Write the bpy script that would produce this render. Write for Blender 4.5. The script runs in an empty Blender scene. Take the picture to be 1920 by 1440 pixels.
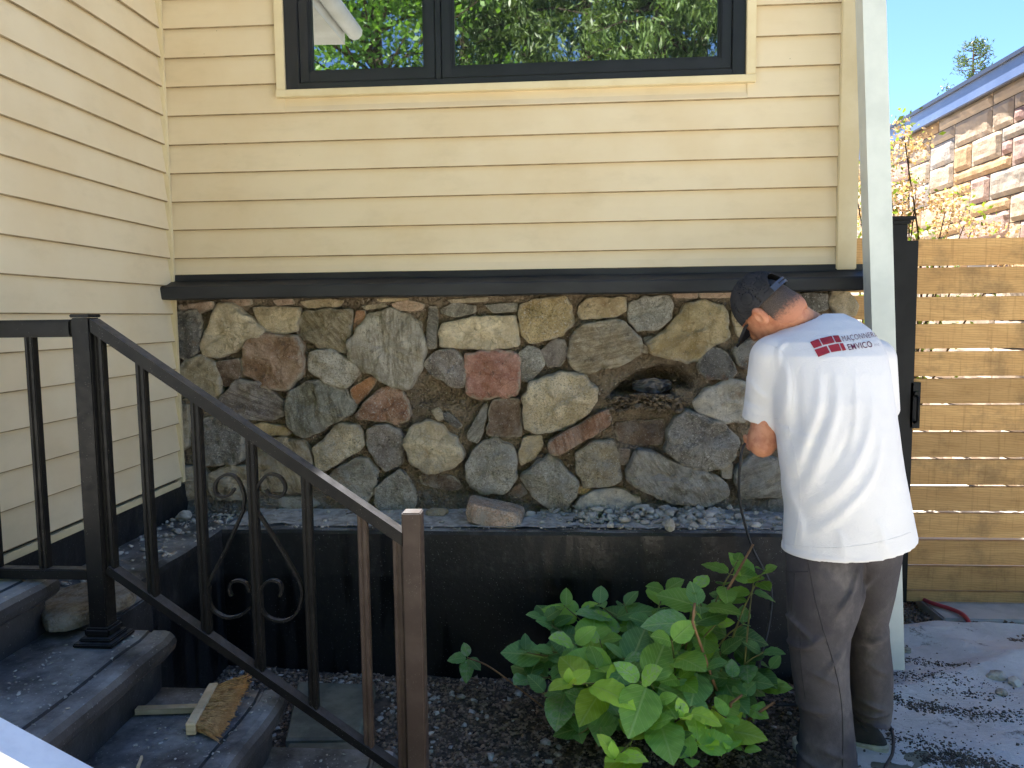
import bpy, bmesh, math, random
import numpy as np
from mathutils import Vector, Matrix, noise as mnoise
from mathutils.bvhtree import BVHTree

random.seed(7)
rng = np.random.default_rng(7)
sc = bpy.context.scene
COL = sc.collection

# ------------------------------------------------------------------ camera
FPX = 1450.0                       # focal length in pixels of the 1920-wide photograph
PITCH, YAW, ROLL = math.radians(5.0), math.radians(4.1), math.radians(-0.69)
CAM = np.array([0.0, 0.0, 1.55])
_f = np.array([-math.sin(YAW)*math.cos(PITCH), math.cos(YAW)*math.cos(PITCH), -math.sin(PITCH)])
_r = np.array([math.cos(YAW), math.sin(YAW), 0.0])
_u = np.cross(_r, _f)
RT = math.cos(ROLL)*_r + math.sin(ROLL)*_u
UP = -math.sin(ROLL)*_r + math.cos(ROLL)*_u
FW = _f
cd = bpy.data.cameras.new('camera')
cam = bpy.data.objects.new('camera', cd)
COL.objects.link(cam)
cd.sensor_width = 36.0
cd.lens = FPX/1920*36.0
cd.clip_start = 0.05
cd.clip_end = 2000
cam.matrix_world = Matrix(((RT[0], UP[0], -FW[0], CAM[0]), (RT[1], UP[1], -FW[1], CAM[1]), (RT[2], UP[2], -FW[2], CAM[2]), (0, 0, 0, 1)))
sc.camera = cam

# ------------------------------------------------------------------ light
TOSUN = Vector((-0.30, 0.405, 1.0)).normalized()
SUN_EL = math.asin(TOSUN.z)
SUN_AZ = math.atan2(TOSUN.x, TOSUN.y)          # clockwise from +Y
w = bpy.data.worlds.new('World')
sc.world = w
w.use_nodes = True
nt = w.node_tree
sky = nt.nodes.new('ShaderNodeTexSky')
sky.sky_type = 'NISHITA'
sky.sun_disc = False
sky.sun_elevation = SUN_EL
sky.sun_rotation = SUN_AZ
sky.air_density = 0.7
sky.dust_density = 0.0
sky.ozone_density = 8.0
bg = nt.nodes['Background']
bg.inputs['Strength'].default_value = 0.075
nt.links.new(sky.outputs[0], bg.inputs['Color'])
sd = bpy.data.lights.new('sun', 'SUN')
sd.energy = 5.0
sd.angle = math.radians(0.55)
sd.color = (1.0, 0.95, 0.87)
sun = bpy.data.objects.new('sun', sd)
COL.objects.link(sun)
sun.rotation_euler = TOSUN.to_track_quat('Z', 'Y').to_euler()
sc.view_settings.view_transform = 'Standard'
sc.view_settings.look = 'None'
sc.view_settings.exposure = 2.5
sc.view_settings.gamma = 1.0
sc.view_settings.use_curve_mapping = False
sc.cycles.max_bounces = 6
sc.cycles.use_adaptive_sampling = True
sc.cycles.adaptive_threshold = 0.02
sc.cycles.transparent_max_bounces = 8

# ------------------------------------------------------------------ helpers
def ray(x, y):
    return FW + RT*(x-960)/FPX + UP*(720-y)/FPX
def atY(x, y, Y):
    d = ray(x, y); return CAM + d*(Y/d[1])
def atZ(x, y, Z):
    d = ray(x, y); return CAM + d*((Z-CAM[2])/d[2])
def atX(x, y, X):
    d = ray(x, y); return CAM + d*(X/d[0])

def srgb(r, g, b, k=1.0):
    o = []
    for c in (r, g, b):
        c /= 255.0
        o.append((c/12.92 if c <= 0.04045 else ((c+0.055)/1.055)**2.4)*k)
    return tuple(o)+(1.0,)

class NT:
    """small node-graph writer"""
    def __init__(s, name):
        s.m = bpy.data.materials.new(name); s.m.use_nodes = True
        s.t = s.m.node_tree; s.b = s.t.nodes['Principled BSDF']; s.out = s.t.nodes['Material Output']
        s.pos = s.n('ShaderNodeNewGeometry').outputs['Position']
    def n(s, t, **k):
        o = s.t.nodes.new(t)
        for a, v in k.items(): setattr(o, a, v)
        return o
    def l(s, a, b): s.t.links.new(a, b)
    def setin(s, node, key, v):
        if hasattr(v, 'is_output') or isinstance(v, bpy.types.NodeSocket): s.l(v, node.inputs[key])
        else: node.inputs[key].default_value = v
    def map(s, src, scale=(1, 1, 1), rot=(0, 0, 0)):
        m = s.n('ShaderNodeMapping'); s.l(src, m.inputs[0]); m.inputs['Scale'].default_value = scale; m.inputs['Rotation'].default_value = rot
        return m.outputs[0]
    def noise(s, scale, detail=4, rough=0.55, src=None, dist=0.0):
        o = s.n('ShaderNodeTexNoise'); s.l(src or s.pos, o.inputs['Vector'])
        o.inputs['Scale'].default_value = scale; o.inputs['Detail'].default_value = detail
        o.inputs['Roughness'].default_value = rough; o.inputs['Distortion'].default_value = dist
        return o.outputs['Fac']
    def voro(s, scale, src=None, feature='F1', out='Distance'):
        o = s.n('ShaderNodeTexVoronoi', feature=feature); s.l(src or s.pos, o.inputs['Vector']); o.inputs['Scale'].default_value = scale
        return o.outputs[out]
    def ramp(s, f, a, b, va=0.0, vb=1.0):
        o = s.n('ShaderNodeMapRange'); o.interpolation_type = 'SMOOTHSTEP'
        s.l(f, o.inputs[0]); o.inputs[1].default_value = a; o.inputs[2].default_value = b; o.inputs[3].default_value = va; o.inputs[4].default_value = vb
        return o.outputs[0]
    def mix(s, f, a, b, mode='MIX'):
        o = s.n('ShaderNodeMix', data_type='RGBA', blend_type=mode)
        s.setin(o, 0, f); s.setin(o, 6, a); s.setin(o, 7, b)
        return o.outputs[2]
    def math(s, op, a, b=0.0, c=0.0):
        o = s.n('ShaderNodeMath', operation=op); s.setin(o, 0, a); s.setin(o, 1, b); s.setin(o, 2, c); return o.outputs[0]
    def bump(s, h, strength=0.3, dist=0.01, normal=None):
        o = s.n('ShaderNodeBump'); s.l(h, o.inputs['Height']); o.inputs['Strength'].default_value = strength; o.inputs['Distance'].default_value = dist
        if normal: s.l(normal, o.inputs['Normal'])
        s.l(o.outputs[0], s.b.inputs['Normal']); return o.outputs[0]
    def base(s, c): s.setin(s.b, 'Base Color', c)
    def rough(s, v): s.setin(s.b, 'Roughness', v)
    def spec(s, v): s.b.inputs['Specular IOR Level'].default_value = v

MATS = {}
def simple(name, c1, c2=None, ns=8, lo=.35, hi=.65, rough=.6, spec=.4, bs=120, bstr=.15, bd=.003, stretch=None, speck=None, metallic=0):
    t = NT(name)
    src = t.map(t.pos, stretch) if stretch else t.pos
    col = c1
    if c2: col = t.mix(t.ramp(t.noise(ns, 6, .6, src), lo, hi), c1, c2)
    if speck:                      # (scale, threshold, colour)
        v = t.voro(speck[0]); k = t.ramp(t.noise(speck[0]*.12, 3), .45, .62)
        f = t.math('MULTIPLY', t.ramp(v, speck[1], speck[1]*.6), k)
        col = t.mix(f, col, speck[2])
    t.base(col); t.rough(rough); t.spec(spec); t.b.inputs['Metallic'].default_value = metallic
    if bstr: t.bump(t.noise(bs, 4, .6, src), bstr, bd)
    MATS[name] = t.m
    return t.m

def link(o, parent=None):
    COL.objects.link(o)
    if parent is not None: o.parent = parent
    return o
def tag(o, label=None, cat=None, group=None, kind=None):
    if label: o['label'] = label
    if cat: o['category'] = cat
    if group: o['group'] = group
    if kind: o['kind'] = kind
    return o
def empty(name, loc=(0, 0, 0), label=None, cat=None, group=None):
    o = bpy.data.objects.new(name, None); o.empty_display_size = .1
    o.location = loc; COL.objects.link(o)
    return tag(o, label, cat, group)
def meshobj(name, verts, faces, m, parent=None, smooth=False):
    me = bpy.data.meshes.new(name)
    me.from_pydata([tuple(map(float, v)) for v in verts], [], [tuple(map(int, f)) for f in faces])
    me.validate(); me.update()
    if m: me.materials.append(m)
    if smooth: me.polygons.foreach_set('use_smooth', [True]*len(me.polygons))
    o = bpy.data.objects.new(name, me)
    link(o, parent)
    if parent is not None: o.matrix_parent_inverse = Matrix.Translation(-Vector(parent.location)) if parent.type == 'EMPTY' else Matrix()
    return o
def share(name, me, parent=None, mw=None):
    o = bpy.data.objects.new(name, me); link(o, parent)
    if parent is not None and parent.type == 'EMPTY': o.matrix_parent_inverse = Matrix.Translation(-Vector(parent.location))
    if mw is not None: o.matrix_basis = mw
    return o

class MB:
    """collects shapes into one mesh"""
    def __init__(s): s.v = []; s.f = []
    def add(s, v, f):
        n = len(s.v); s.v += [tuple(p) for p in v]; s.f += [tuple(i+n for i in q) for q in f]; return s
    def box(s, x0, x1, y0, y1, z0, z1, bev=0.0):
        if bev <= 0:
            v = [(x, y, z) for z in (z0, z1) for y in (y0, y1) for x in (x0, x1)]
            return s.add(v, [(0, 2, 3, 1), (4, 5, 7, 6), (0, 1, 5, 4), (2, 6, 7, 3), (0, 4, 6, 2), (1, 3, 7, 5)])
        bm = bmesh.new(); bmesh.ops.create_cube(bm, size=1)
        for p in bm.verts: p.co = Vector(((x0+x1)/2+p.co.x*(x1-x0), (y0+y1)/2+p.co.y*(y1-y0), (z0+z1)/2+p.co.z*(z1-z0)))
        bmesh.ops.bevel(bm, geom=bm.edges[:], offset=bev, segments=2, affect='EDGES')
        bm.verts.index_update()
        s.add([tuple(p.co) for p in bm.verts], [[q.index for q in f.verts] for f in bm.faces]); bm.free(); return s
    def bar(s, a, b, wy, wz, up=(0, 1, 0)):
        """box beam from a to b; wy = width along `up` x dir..., wz along the other"""
        a = Vector(a); b = Vector(b); d = (b-a).normalized(); u = Vector(up); u = (u-d*u.dot(d)).normalized(); q = d.cross(u)
        v = []
        for p in (a, b):
            for i, j in ((-1, -1), (1, -1), (1, 1), (-1, 1)): v.append(p+u*(i*wy/2)+q*(j*wz/2))
        return s.add(v, [(3, 2, 1, 0), (4, 5, 6, 7), (0, 1, 5, 4), (1, 2, 6, 5), (2, 3, 7, 6), (3, 0, 4, 7)])
    def tube(s, pts, r, n=8, cap=True):
        pts = [Vector(p) for p in pts]; rs = r if isinstance(r, (list, tuple)) else [r]*len(pts)
        v = []; f = []; prev = None
        for i, p in enumerate(pts):
            d = (pts[min(i+1, len(pts)-1)]-pts[max(i-1, 0)])
            d = d.normalized() if d.length > 1e-9 else Vector((0, 0, 1))
            if prev is None:
                a = d.orthogonal().normalized()
            else:
                a = (prev-d*prev.dot(d)); a = a.normalized() if a.length > 1e-6 else d.orthogonal().normalized()
            prev = a; b = d.cross(a)
            for k in range(n):
                t = 2*math.pi*k/n; v.append(p+(a*math.cos(t)+b*math.sin(t))*rs[i])
        for i in range(len(pts)-1):
            for k in range(n): f.append((i*n+k, i*n+(k+1) % n, (i+1)*n+(k+1) % n, (i+1)*n+k))
        if cap: f.append(tuple(range(n-1, -1, -1))); f.append(tuple(range((len(pts)-1)*n, len(pts)*n)))
        return s.add(v, f)
    def build(s, name, m, parent=None, smooth=False): return meshobj(name, s.v, s.f, m, parent, smooth)

def spline(pts, n=6):
    """Catmull-Rom through points"""
    P = [np.array(p, float) for p in pts]; P = [2*P[0]-P[1]]+P+[2*P[-1]-P[-2]]
    o = []
    for i in range(1, len(P)-2):
        for k in range(n):
            t = k/n; a, b, c, d = P[i-1:i+3]
            o.append(.5*((2*b)+(c-a)*t+(2*a-5*b+4*c-d)*t*t+(3*b-a-3*c+d)*t**3))
    o.append(P[-2]); return o

def rock_mesh(name, seed, m, sub=1, flat=(1, 1, .7), rough=.25):
    bm = bmesh.new(); bmesh.ops.create_icosphere(bm, subdivisions=sub, radius=1)
    off = Vector((seed*3.1, seed*1.7, seed*.9))
    for v in bm.verts:
        k = 1+rough*2*mnoise.noise(v.co*1.1+off)+rough*.7*mnoise.noise(v.co*2.7+off)
        v.co = Vector((v.co.x*flat[0], v.co.y*flat[1], v.co.z*flat[2]))*k
    me = bpy.data.meshes.new(name); bm.to_mesh(me); bm.free()
    if m: me.materials.append(m)
    return me
def scatter_rocks(name, pts, m, sub=0, kinds=5, parent=None):
    """pts: list of (x,y,z,size,flat); one joined mesh of real little rocks"""
    protos = []
    for k in range(kinds):
        me = rock_mesh('tmp', k+11, None, sub, rough=.42)
        V = np.array([v.co[:] for v in me.vertices]); Fc = np.array([p.vertices[:] for p in me.polygons]); protos.append((V, Fc)); bpy.data.meshes.remove(me)
    VV = []; FF = []; n = 0
    for i, (x, y, z, s, fl) in enumerate(pts):
        V, Fc = protos[i % kinds]
        a = rng.uniform(0, 6.28); b = rng.uniform(-.6, .6)
        ca, sa, cb, sb = math.cos(a), math.sin(a), math.cos(b), math.sin(b)
        R1 = np.array([[ca, -sa, 0], [sa, ca, 0], [0, 0, 1]])@np.array([[1, 0, 0], [0, cb, -sb], [0, sb, cb]])
        W = (V*np.array([1, rng.uniform(.6, 1), fl]))@R1.T*s+np.array([x, y, z])
        VV.append(W); FF.append(Fc+n); n += len(V)
    if not VV: return None
    VV = np.concatenate(VV); FF = np.concatenate(FF)
    me = bpy.data.meshes.new(name)
    me.vertices.add(len(VV)); me.vertices.foreach_set('co', VV.ravel())
    me.loops.add(FF.size); me.loops.foreach_set('vertex_index', FF.ravel())
    me.polygons.add(len(FF)); me.polygons.foreach_set('loop_start', np.arange(len(FF))*3); me.polygons.foreach_set('loop_total', np.full(len(FF), 3))
    me.update(calc_edges=True); me.validate(); me.materials.append(m)
    o = bpy.data.objects.new(name, me); link(o, parent); return o

# ---- implicit surfaces for the figure
def grid(lo, hi, h):
    lo = np.array(lo); n = np.ceil((np.array(hi)-lo)/h).astype(int)+1
    ax = [lo[i]+h*np.arange(n[i]) for i in range(3)]
    X, Y, Z = np.meshgrid(*ax, indexing='ij'); return lo, X, Y, Z
def smin(a, b, k):
    h = np.clip(.5+.5*(b-a)/k, 0, 1); return b*(1-h)+a*h-k*h*(1-h)
def capsule(X, Y, Z, a, b, ra, rb):
    a = np.asarray(a, float); b = np.asarray(b, float); d = b-a; L = d@d
    t = np.clip(((X-a[0])*d[0]+(Y-a[1])*d[1]+(Z-a[2])*d[2])/L, 0, 1)
    return np.sqrt((X-a[0]-t*d[0])**2+(Y-a[1]-t*d[1])**2+(Z-a[2]-t*d[2])**2)-(ra+(rb-ra)*t)
def ellip(X, Y, Z, c, r, B=None):
    dx, dy, dz = X-c[0], Y-c[1], Z-c[2]
    if B is not None:
        B = np.asarray(B); dx, dy, dz = [dx*B[i][0]+dy*B[i][1]+dz*B[i][2] for i in range(3)]
    q = np.sqrt((dx/r[0])**2+(dy/r[1])**2+(dz/r[2])**2)
    q2 = np.sqrt((dx/r[0]**2)**2+(dy/r[1]**2)**2+(dz/r[2]**2)**2)+1e-9
    return q*(q-1)/q2
def zloft(X, Y, Z, prof, cap=.02):
    """prof rows: z, cx, cy, a, b  (ellipse per height)"""
    P = np.array(sorted(prof)); z = np.clip(Z, P[0, 0], P[-1, 0])
    cx, cy, a, b = [np.interp(z, P[:, 0], P[:, i]) for i in range(1, 5)]
    q = np.sqrt(((X-cx)/a)**2+((Y-cy)/b)**2)
    d = (q-1)*np.minimum(a, b)
    return np.maximum(d, np.maximum(P[0, 0]-Z, Z-P[-1, 0]))
def surface_nets(F, lo, h):
    S = F < 0; n = F.shape
    c = [(i, j, k) for i in (0, 1) for j in (0, 1) for k in (0, 1)]
    sl = lambda o: tuple(slice(o[a], n[a]-1+o[a]) for a in range(3))
    cnt = sum(S[sl(o)].astype(np.int8) for o in c)
    act = (cnt > 0) & (cnt < 8); idx = -np.ones(act.shape, int); ids = np.argwhere(act); idx[act] = np.arange(len(ids))
    acc = np.zeros((len(ids), 3)); num = np.zeros(len(ids))
    for a in c:
        for ax in range(3):
            if a[ax] == 0:
                b = list(a); b[ax] = 1
                fa = F[ids[:, 0]+a[0], ids[:, 1]+a[1], ids[:, 2]+a[2]]; fb = F[ids[:, 0]+b[0], ids[:, 1]+b[1], ids[:, 2]+b[2]]
                m = (fa < 0) != (fb < 0); t = np.where(m, fa/np.where(m, fa-fb, 1), 0)
                p = np.tile(np.array(a, float), (len(ids), 1)); p[:, ax] += t
                acc[m] += p[m]; num[m] += 1
    V = np.array(lo)+h*(ids+acc/num[:, None])
    Q = []
    for ax in range(3):
        o1, o2 = [(1, 2), (2, 0), (0, 1)][ax]
        a = [slice(1, n[k]-1) for k in range(3)]; a[ax] = slice(0, n[ax]-1); b = list(a); b[ax] = slice(1, n[ax])
        A = S[tuple(a)]; Bv = S[tuple(b)]; e = np.argwhere(A != Bv); base = np.array([1, 1, 1]); base[ax] = 0; e = e+base
        ins = S[e[:, 0], e[:, 1], e[:, 2]]
        d1 = np.zeros(3, int); d1[o1] = 1; d2 = np.zeros(3, int); d2[o2] = 1
        g = lambda q: idx[q[:, 0], q[:, 1], q[:, 2]]
        q = np.stack([g(e-d1-d2), g(e-d2), g(e), g(e-d1)], 1)
        q[~ins] = q[~ins][:, ::-1]; Q.append(q)
    Q = np.concatenate(Q); Q = Q[(Q >= 0).all(1)]
    return V, Q
def npmesh(name, V, Q, m, parent=None, smooth=True):
    me = bpy.data.meshes.new(name); k = Q.shape[1]
    me.vertices.add(len(V)); me.vertices.foreach_set('co', np.asarray(V, float).ravel())
    me.loops.add(Q.size); me.loops.foreach_set('vertex_index', Q.ravel())
    me.polygons.add(len(Q)); me.polygons.foreach_set('loop_start', np.arange(len(Q))*k); me.polygons.foreach_set('loop_total', np.full(len(Q), k))
    me.update(calc_edges=True); me.validate(); me.materials.append(m)
    if smooth: me.polygons.foreach_set('use_smooth', [True]*len(me.polygons))
    o = bpy.data.objects.new(name, me); link(o, parent)
    if parent is not None: o.matrix_parent_inverse = Matrix.Translation(-Vector(parent.location))
    return o

# ------------------------------------------------------------------ materials
CREAM = srgb(222, 212, 178, .95)
def m_siding():
    t = NT('painted_siding')
    a = t.noise(2.2, 5, .6); b = t.noise(9, 5, .65, t.map(t.pos, (.5, .5, 1.2)))
    c = t.mix(t.ramp(a, .35, .7), srgb(214, 198, 164), srgb(208, 189, 152))
    c = t.mix(t.ramp(b, .5, .75, 0, .13), c, srgb(150, 136, 105))
    v = t.voro(9.0); c = t.mix(t.ramp(v, .022, .012, 0, .8), c, srgb(90, 80, 60))
    t.base(c); t.rough(.42); t.spec(.35)
    t.bump(t.noise(60, 4, .6, t.map(t.pos, (.15, .15, 1.6))), .10, .002)
    return t.m
M_SID = m_siding()
M_LAPSHADE = simple('lap_shade', srgb(124, 108, 80), srgb(152, 134, 102), 14, rough=.9, spec=.1, bstr=0)  # brown that paints in the shadow line under each lap
M_TRIM = simple('cream_trim', srgb(210, 196, 158), srgb(200, 184, 144), 5, rough=.4, bs=60, bstr=.06)
M_BLACKFRAME = simple('black_window_frame', srgb(26, 28, 33), srgb(33, 35, 41), 6, rough=.38, spec=.5, bs=200, bstr=.05)
M_CAP = simple('dark_ledge_metal', srgb(34, 35, 36), srgb(50, 51, 51), 7, rough=.55, spec=.3, bs=30, bstr=.15, stretch=(.3, 1, 1))
M_DARKCORE = simple('dark_interior', srgb(30, 30, 30), rough=.9, bstr=0)
M_SOFFIT = simple('pale_soffit', srgb(225, 225, 222), srgb(210, 210, 205), 4, rough=.5, bstr=0)
M_ROOF = simple('roof_shingle', srgb(70, 66, 64), srgb(90, 85, 80), 30, rough=.9, bs=90, bstr=.5)

def m_black_concrete(name, dusty=.3, streak=True, top=srgb(98, 103, 112), c0=srgb(28, 28, 28)):
    t = NT(name)
    n1 = t.noise(6, 6, .65)
    c = t.mix(t.ramp(n1, .3, .7), c0, srgb(32, 32, 33))
    r = .5
    if streak:
        s = t.noise(5.5, 3, .5, t.map(t.pos, (1.6, 1.6, .22)))
        zz = t.n('ShaderNodeSeparateXYZ'); t.l(t.pos, zz.inputs[0]); low = t.ramp(t.math('ADD', zz.outputs[2], t.math('MULTIPLY', t.noise(12, 3), .03)), .455, .435)
        c = t.mix(t.math('MULTIPLY', low, .45), c, srgb(14, 14, 15)); c = t.mix(t.math('MULTIPLY', t.ramp(t.noise(17, 6, .7), .5, .7), t.math('SUBTRACT', 1.0, low)), c, srgb(52, 51, 50))
        sf = t.math('MULTIPLY', t.ramp(s, .5, .54), low)
        c = t.mix(sf, c, srgb(11, 11, 12)); r = t.ramp(s, .46, .6, .55, .28)
    # dust lies on faces that look up, in patches
    nz = t.n('ShaderNodeSeparateXYZ'); g = t.n('ShaderNodeNewGeometry'); t.l(g.outputs['Normal'], nz.inputs[0])
    upf = t.ramp(nz.outputs[2], .55, .95)
    d = t.math('MULTIPLY', upf, t.ramp(t.noise(3.2, 8, .7), .32, .72, 0, 1))
    c = t.mix(t.math('MULTIPLY', d, min(1, dusty*2.2)), c, top)
    sp = t.math('MULTIPLY', t.ramp(t.voro(70), .17, .09), t.ramp(t.noise(5, 3), .42, .62, .25, 1))
    sp = t.math('MULTIPLY', sp, t.math('ADD', t.math('MULTIPLY', upf, .7), .28))
    c = t.mix(sp, c, srgb(170, 172, 172))
    wear = t.math('MULTIPLY', t.ramp(t.noise(14, 6, .7), .62, .72), .5)
    c = t.mix(wear, c, srgb(50, 48, 46))
    t.base(c); t.rough(r); t.spec(.4)
    pit = t.ramp(t.voro(26), .10, .02)
    h = t.math('SUBTRACT', t.noise(28, 6, .65), t.math('MULTIPLY', pit, 1.2))
    t.bump(h, .45, .006)
    return t.m
M_BLACKWALL = m_black_concrete('black_coated_concrete', .55, True, srgb(140, 140, 138))
M_STEP = m_black_concrete('dark_painted_step', .8, False, srgb(158, 158, 157), srgb(56, 56, 58))
def m_rail(name, c1, c2):
    t = NT(name); c = t.mix(t.ramp(t.noise(12, 6, .6), .35, .65), c1, c2)
    nz = t.n('ShaderNodeSeparateXYZ'); g = t.n('ShaderNodeNewGeometry'); t.l(g.outputs['Normal'], nz.inputs[0])
    # a film of masonry dust lies on whatever faces up
    c = t.mix(t.math('MULTIPLY', t.ramp(nz.outputs[2], .6, .9), t.ramp(t.noise(30, 5, .7), .25, .75, .35, 1)), c, srgb(78, 78, 81))
    c = t.mix(t.math('MULTIPLY', t.ramp(t.voro(160), .12, .07), t.ramp(t.noise(19, 3), .45, .62)), c, srgb(140, 136, 128))
    t.base(c); t.rough(t.ramp(t.noise(40, 4), .3, .7, .38, .55)); t.spec(.26); t.bump(t.noise(70, 4, .6), .12, .002); return t.m
M_RAIL_OLD = simple('black_railing_paint', srgb(20, 20, 21), srgb(28, 26, 25), 12, rough=.36, spec=.5, bs=70, bstr=.12, bd=.002, speck=(160, .12, srgb(120, 118, 112)))
M_RAIL = m_rail('railing_paint', srgb(13, 13, 14), srgb(21, 20, 19)); M_POSTB = m_rail('bronze_paint', srgb(62, 50, 43), srgb(74, 62, 54)); M_POSTB_OLD = simple('bronze_railing_paint', srgb(50, 42, 37), srgb(60, 51, 45), 5, rough=.33, spec=.6, bs=70, bstr=.1, bd=.002, speck=(160, .12, srgb(140, 135, 128)))

def m_stone(name, mode):
    t = NT(name)
    oi = t.n('ShaderNodeObjectInfo'); at = t.n('ShaderNodeAttribute', attribute_name='rim')
    off = t.n('ShaderNodeVectorMath', operation='SCALE'); cmb = t.n('ShaderNodeCombineXYZ')
    for i in range(3): t.l(oi.outputs['Random'], cmb.inputs[i])
    t.l(cmb.outputs[0], off.inputs[0]); off.inputs['Scale'].default_value = 37
    ad = t.n('ShaderNodeVectorMath', operation='ADD'); t.l(t.pos, ad.inputs[0]); t.l(off.outputs[0], ad.inputs[1]); P = ad.outputs[0]
    rt = t.n('ShaderNodeVectorRotate', rotation_type='Y_AXIS'); t.l(P, rt.inputs['Vector']); t.l(t.math('MULTIPLY', oi.outputs['Random'], 3.1), rt.inputs['Angle']); PR = rt.outputs[0]
    base = oi.outputs['Color']
    hs_ = t.n('ShaderNodeHueSaturation'); hs_.inputs['Saturation'].default_value = .92; t.l(base, hs_.inputs['Color']); base = hs_.outputs[0]
    lo = t.mix(1.0, base, (.40, .37, .33, 1), 'MULTIPLY'); hi = t.mix(.34, base, srgb(212, 205, 188))
    big = t.noise(7, 7, .66, P, .8)
    c = t.mix(t.ramp(big, .32, .68), lo, hi); c = t.mix(.25, c, base)
    if mode == 'speckle':
        f = t.noise(120, 3, .7, P); c = t.mix(t.ramp(f, .52, .64, 0, .75), c, t.mix(1.0, base, (.28, .27, .26, 1), 'MULTIPLY'))
        f2 = t.noise(90, 2, .6, PR); c = t.mix(t.ramp(f2, .58, .68, 0, .55), c, srgb(222, 218, 206))
    elif mode == 'band':
        f = t.noise(11, 6, .7, t.map(PR, (1, 1, 6))); c = t.mix(t.ramp(f, .42, .62, 0, .8), c, lo)
        f2 = t.noise(16, 4, .7, t.map(PR, (.6, 1, 9))); c = t.mix(t.ramp(f2, .6, .7, 0, .5), c, srgb(214, 200, 172))
    else:
        f = t.noise(38, 6, .75, P); c = t.mix(t.ramp(f, .5, .7, 0, .55), c, lo)
        rust = t.ramp(t.noise(5.5, 5, .7, PR), .58, .7, 0, .5); c = t.mix(rust, c, srgb(142, 96, 55))
    gn = t.noise(170, 4, .75, P); c = t.mix(t.ramp(gn, .5, .66, 0, .55), c, lo); gp_ = t.noise(140, 3, .7, PR); c = t.mix(t.ramp(gp_, .58, .70, 0, .5), c, srgb(226, 221, 208))
    fl = t.voro(15, PR, 'DISTANCE_TO_EDGE'); c = t.mix(t.math('MULTIPLY', t.ramp(fl, .05, .0), t.ramp(t.noise(9, 3, .5, P), .5, .62, 0, .55)), c, lo)
    dk = t.ramp(t.noise(26, 7, .78, PR), .56, .68, 0, .62); c = t.mix(dk, c, (.045, .04, .034, 1))
    # dried mortar smeared along the edges
    rim = t.math('MULTIPLY', t.ramp(at.outputs['Fac'], .45, .95), t.ramp(t.noise(24, 5, .7), .42, .58))
    c = t.mix(t.math('MULTIPLY', rim, .85), c, srgb(186, 176, 154))
    # white masonry dust, thicker low on the wall
    z = t.n('ShaderNodeSeparateXYZ'); t.l(t.pos, z.inputs[0])
    dz = t.ramp(z.outputs[2], 1.25, .68, .08, .75)
    df = t.math('MULTIPLY', dz, t.ramp(t.noise(13, 8, .75), .42, .66)); c = t.mix(df, c, srgb(168, 167, 160))
    t.base(c); t.rough(.85); t.spec(.25)
    h = t.math('ADD', t.noise(16, 8, .72, P), t.math('MULTIPLY', t.noise(80, 6, .75, P), .6)); h = t.math('ADD', h, t.math('MULTIPLY', t.voro(11, PR), .5))
    t.bump(h, 1.0, .030)
    return t.m
M_STONE = {k: m_stone('field_stone_'+k, k) for k in ('speckle', 'band', 'plain')}
def m_mortar():
    t = NT('old_mortar')
    c = t.mix(t.ramp(t.noise(9, 7, .7), .35, .65), srgb(158, 142, 118), srgb(124, 109, 89))
    c = t.mix(t.ramp(t.noise(4.5, 5, .6), .55, .68, 0, .7), c, srgb(172, 156, 130))
    c = t.mix(t.ramp(t.noise(60, 4, .7), .60, .70, 0, .8), c, srgb(206, 196, 178))
    z = t.n('ShaderNodeSeparateXYZ'); t.l(t.pos, z.inputs[0])
    c = t.mix(t.math('MULTIPLY', t.ramp(z.outputs[2], .85, .64, 0, .7), t.ramp(t.noise(20, 6, .7), .4, .6)), c, srgb(150, 150, 145))
    t.base(c); t.rough(.95); t.spec(.1)
    t.bump(t.math('ADD', t.noise(40, 9, .8), t.math('MULTIPLY', t.voro(75), .8)), 1.0, .03)
    return t.m
M_MORTAR = m_mortar()
M_RUBBLE = simple('rubble_stone', srgb(198, 192, 180), srgb(156, 147, 132), 14, rough=.95, spec=.15, bs=60, bstr=.7, bd=.01)
M_DUSTCHIP = simple('pale_mortar_chips', srgb(186, 184, 178), srgb(140, 136, 128), 30, rough=.95, spec=.1, bs=90, bstr=.4)
M_GRAVEL = simple('dark_gravel_stones', srgb(148, 130, 114), srgb(92, 80, 70), 45, .4, .6, rough=.95, spec=.15, bs=150, bstr=.4)
M_SOIL = simple('dark_soil', srgb(104, 94, 84), srgb(70, 63, 57), 22, rough=1, spec=.1, bs=90, bstr=1, bd=.012)
M_CLOD = simple('dark_dirt_clods', srgb(110, 102, 92), srgb(80, 73, 66), 25, rough=1, spec=.1, bs=90, bstr=.8, bd=.008)
def m_tarp():
    t = NT('dusty_ground_sheet')
    c = t.mix(t.ramp(t.noise(2.6, 7, .7), .35, .66), srgb(204, 202, 198), srgb(182, 181, 178))
    c = t.mix(t.ramp(t.noise(14, 8, .75, None, 1.2), .5, .66, 0, .65), c, srgb(206, 205, 202))
    dirt = t.math('MULTIPLY', t.ramp(t.noise(3.4, 8, .78, t.map(t.pos, (1, 1.5, 1))), .58, .66), t.ramp(t.noise(45, 5, .75), .40, .56))
    c = t.mix(t.math('MULTIPLY', dirt, .9), c, srgb(96, 90, 82))
    c = t.mix(t.ramp(t.voro(60), .12, .07, 0, .5), c, srgb(110, 106, 98))
    t.base(c); t.rough(.8); t.spec(.25)
    t.bump(t.math('ADD', t.noise(40, 7, .75), t.math('MULTIPLY', t.noise(7, 4, .5, t.map(t.pos, (.5, 1.6, 1)), 2.5), 1.6)), .5, .012)
    return t.m
M_TARP = m_tarp()
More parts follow.
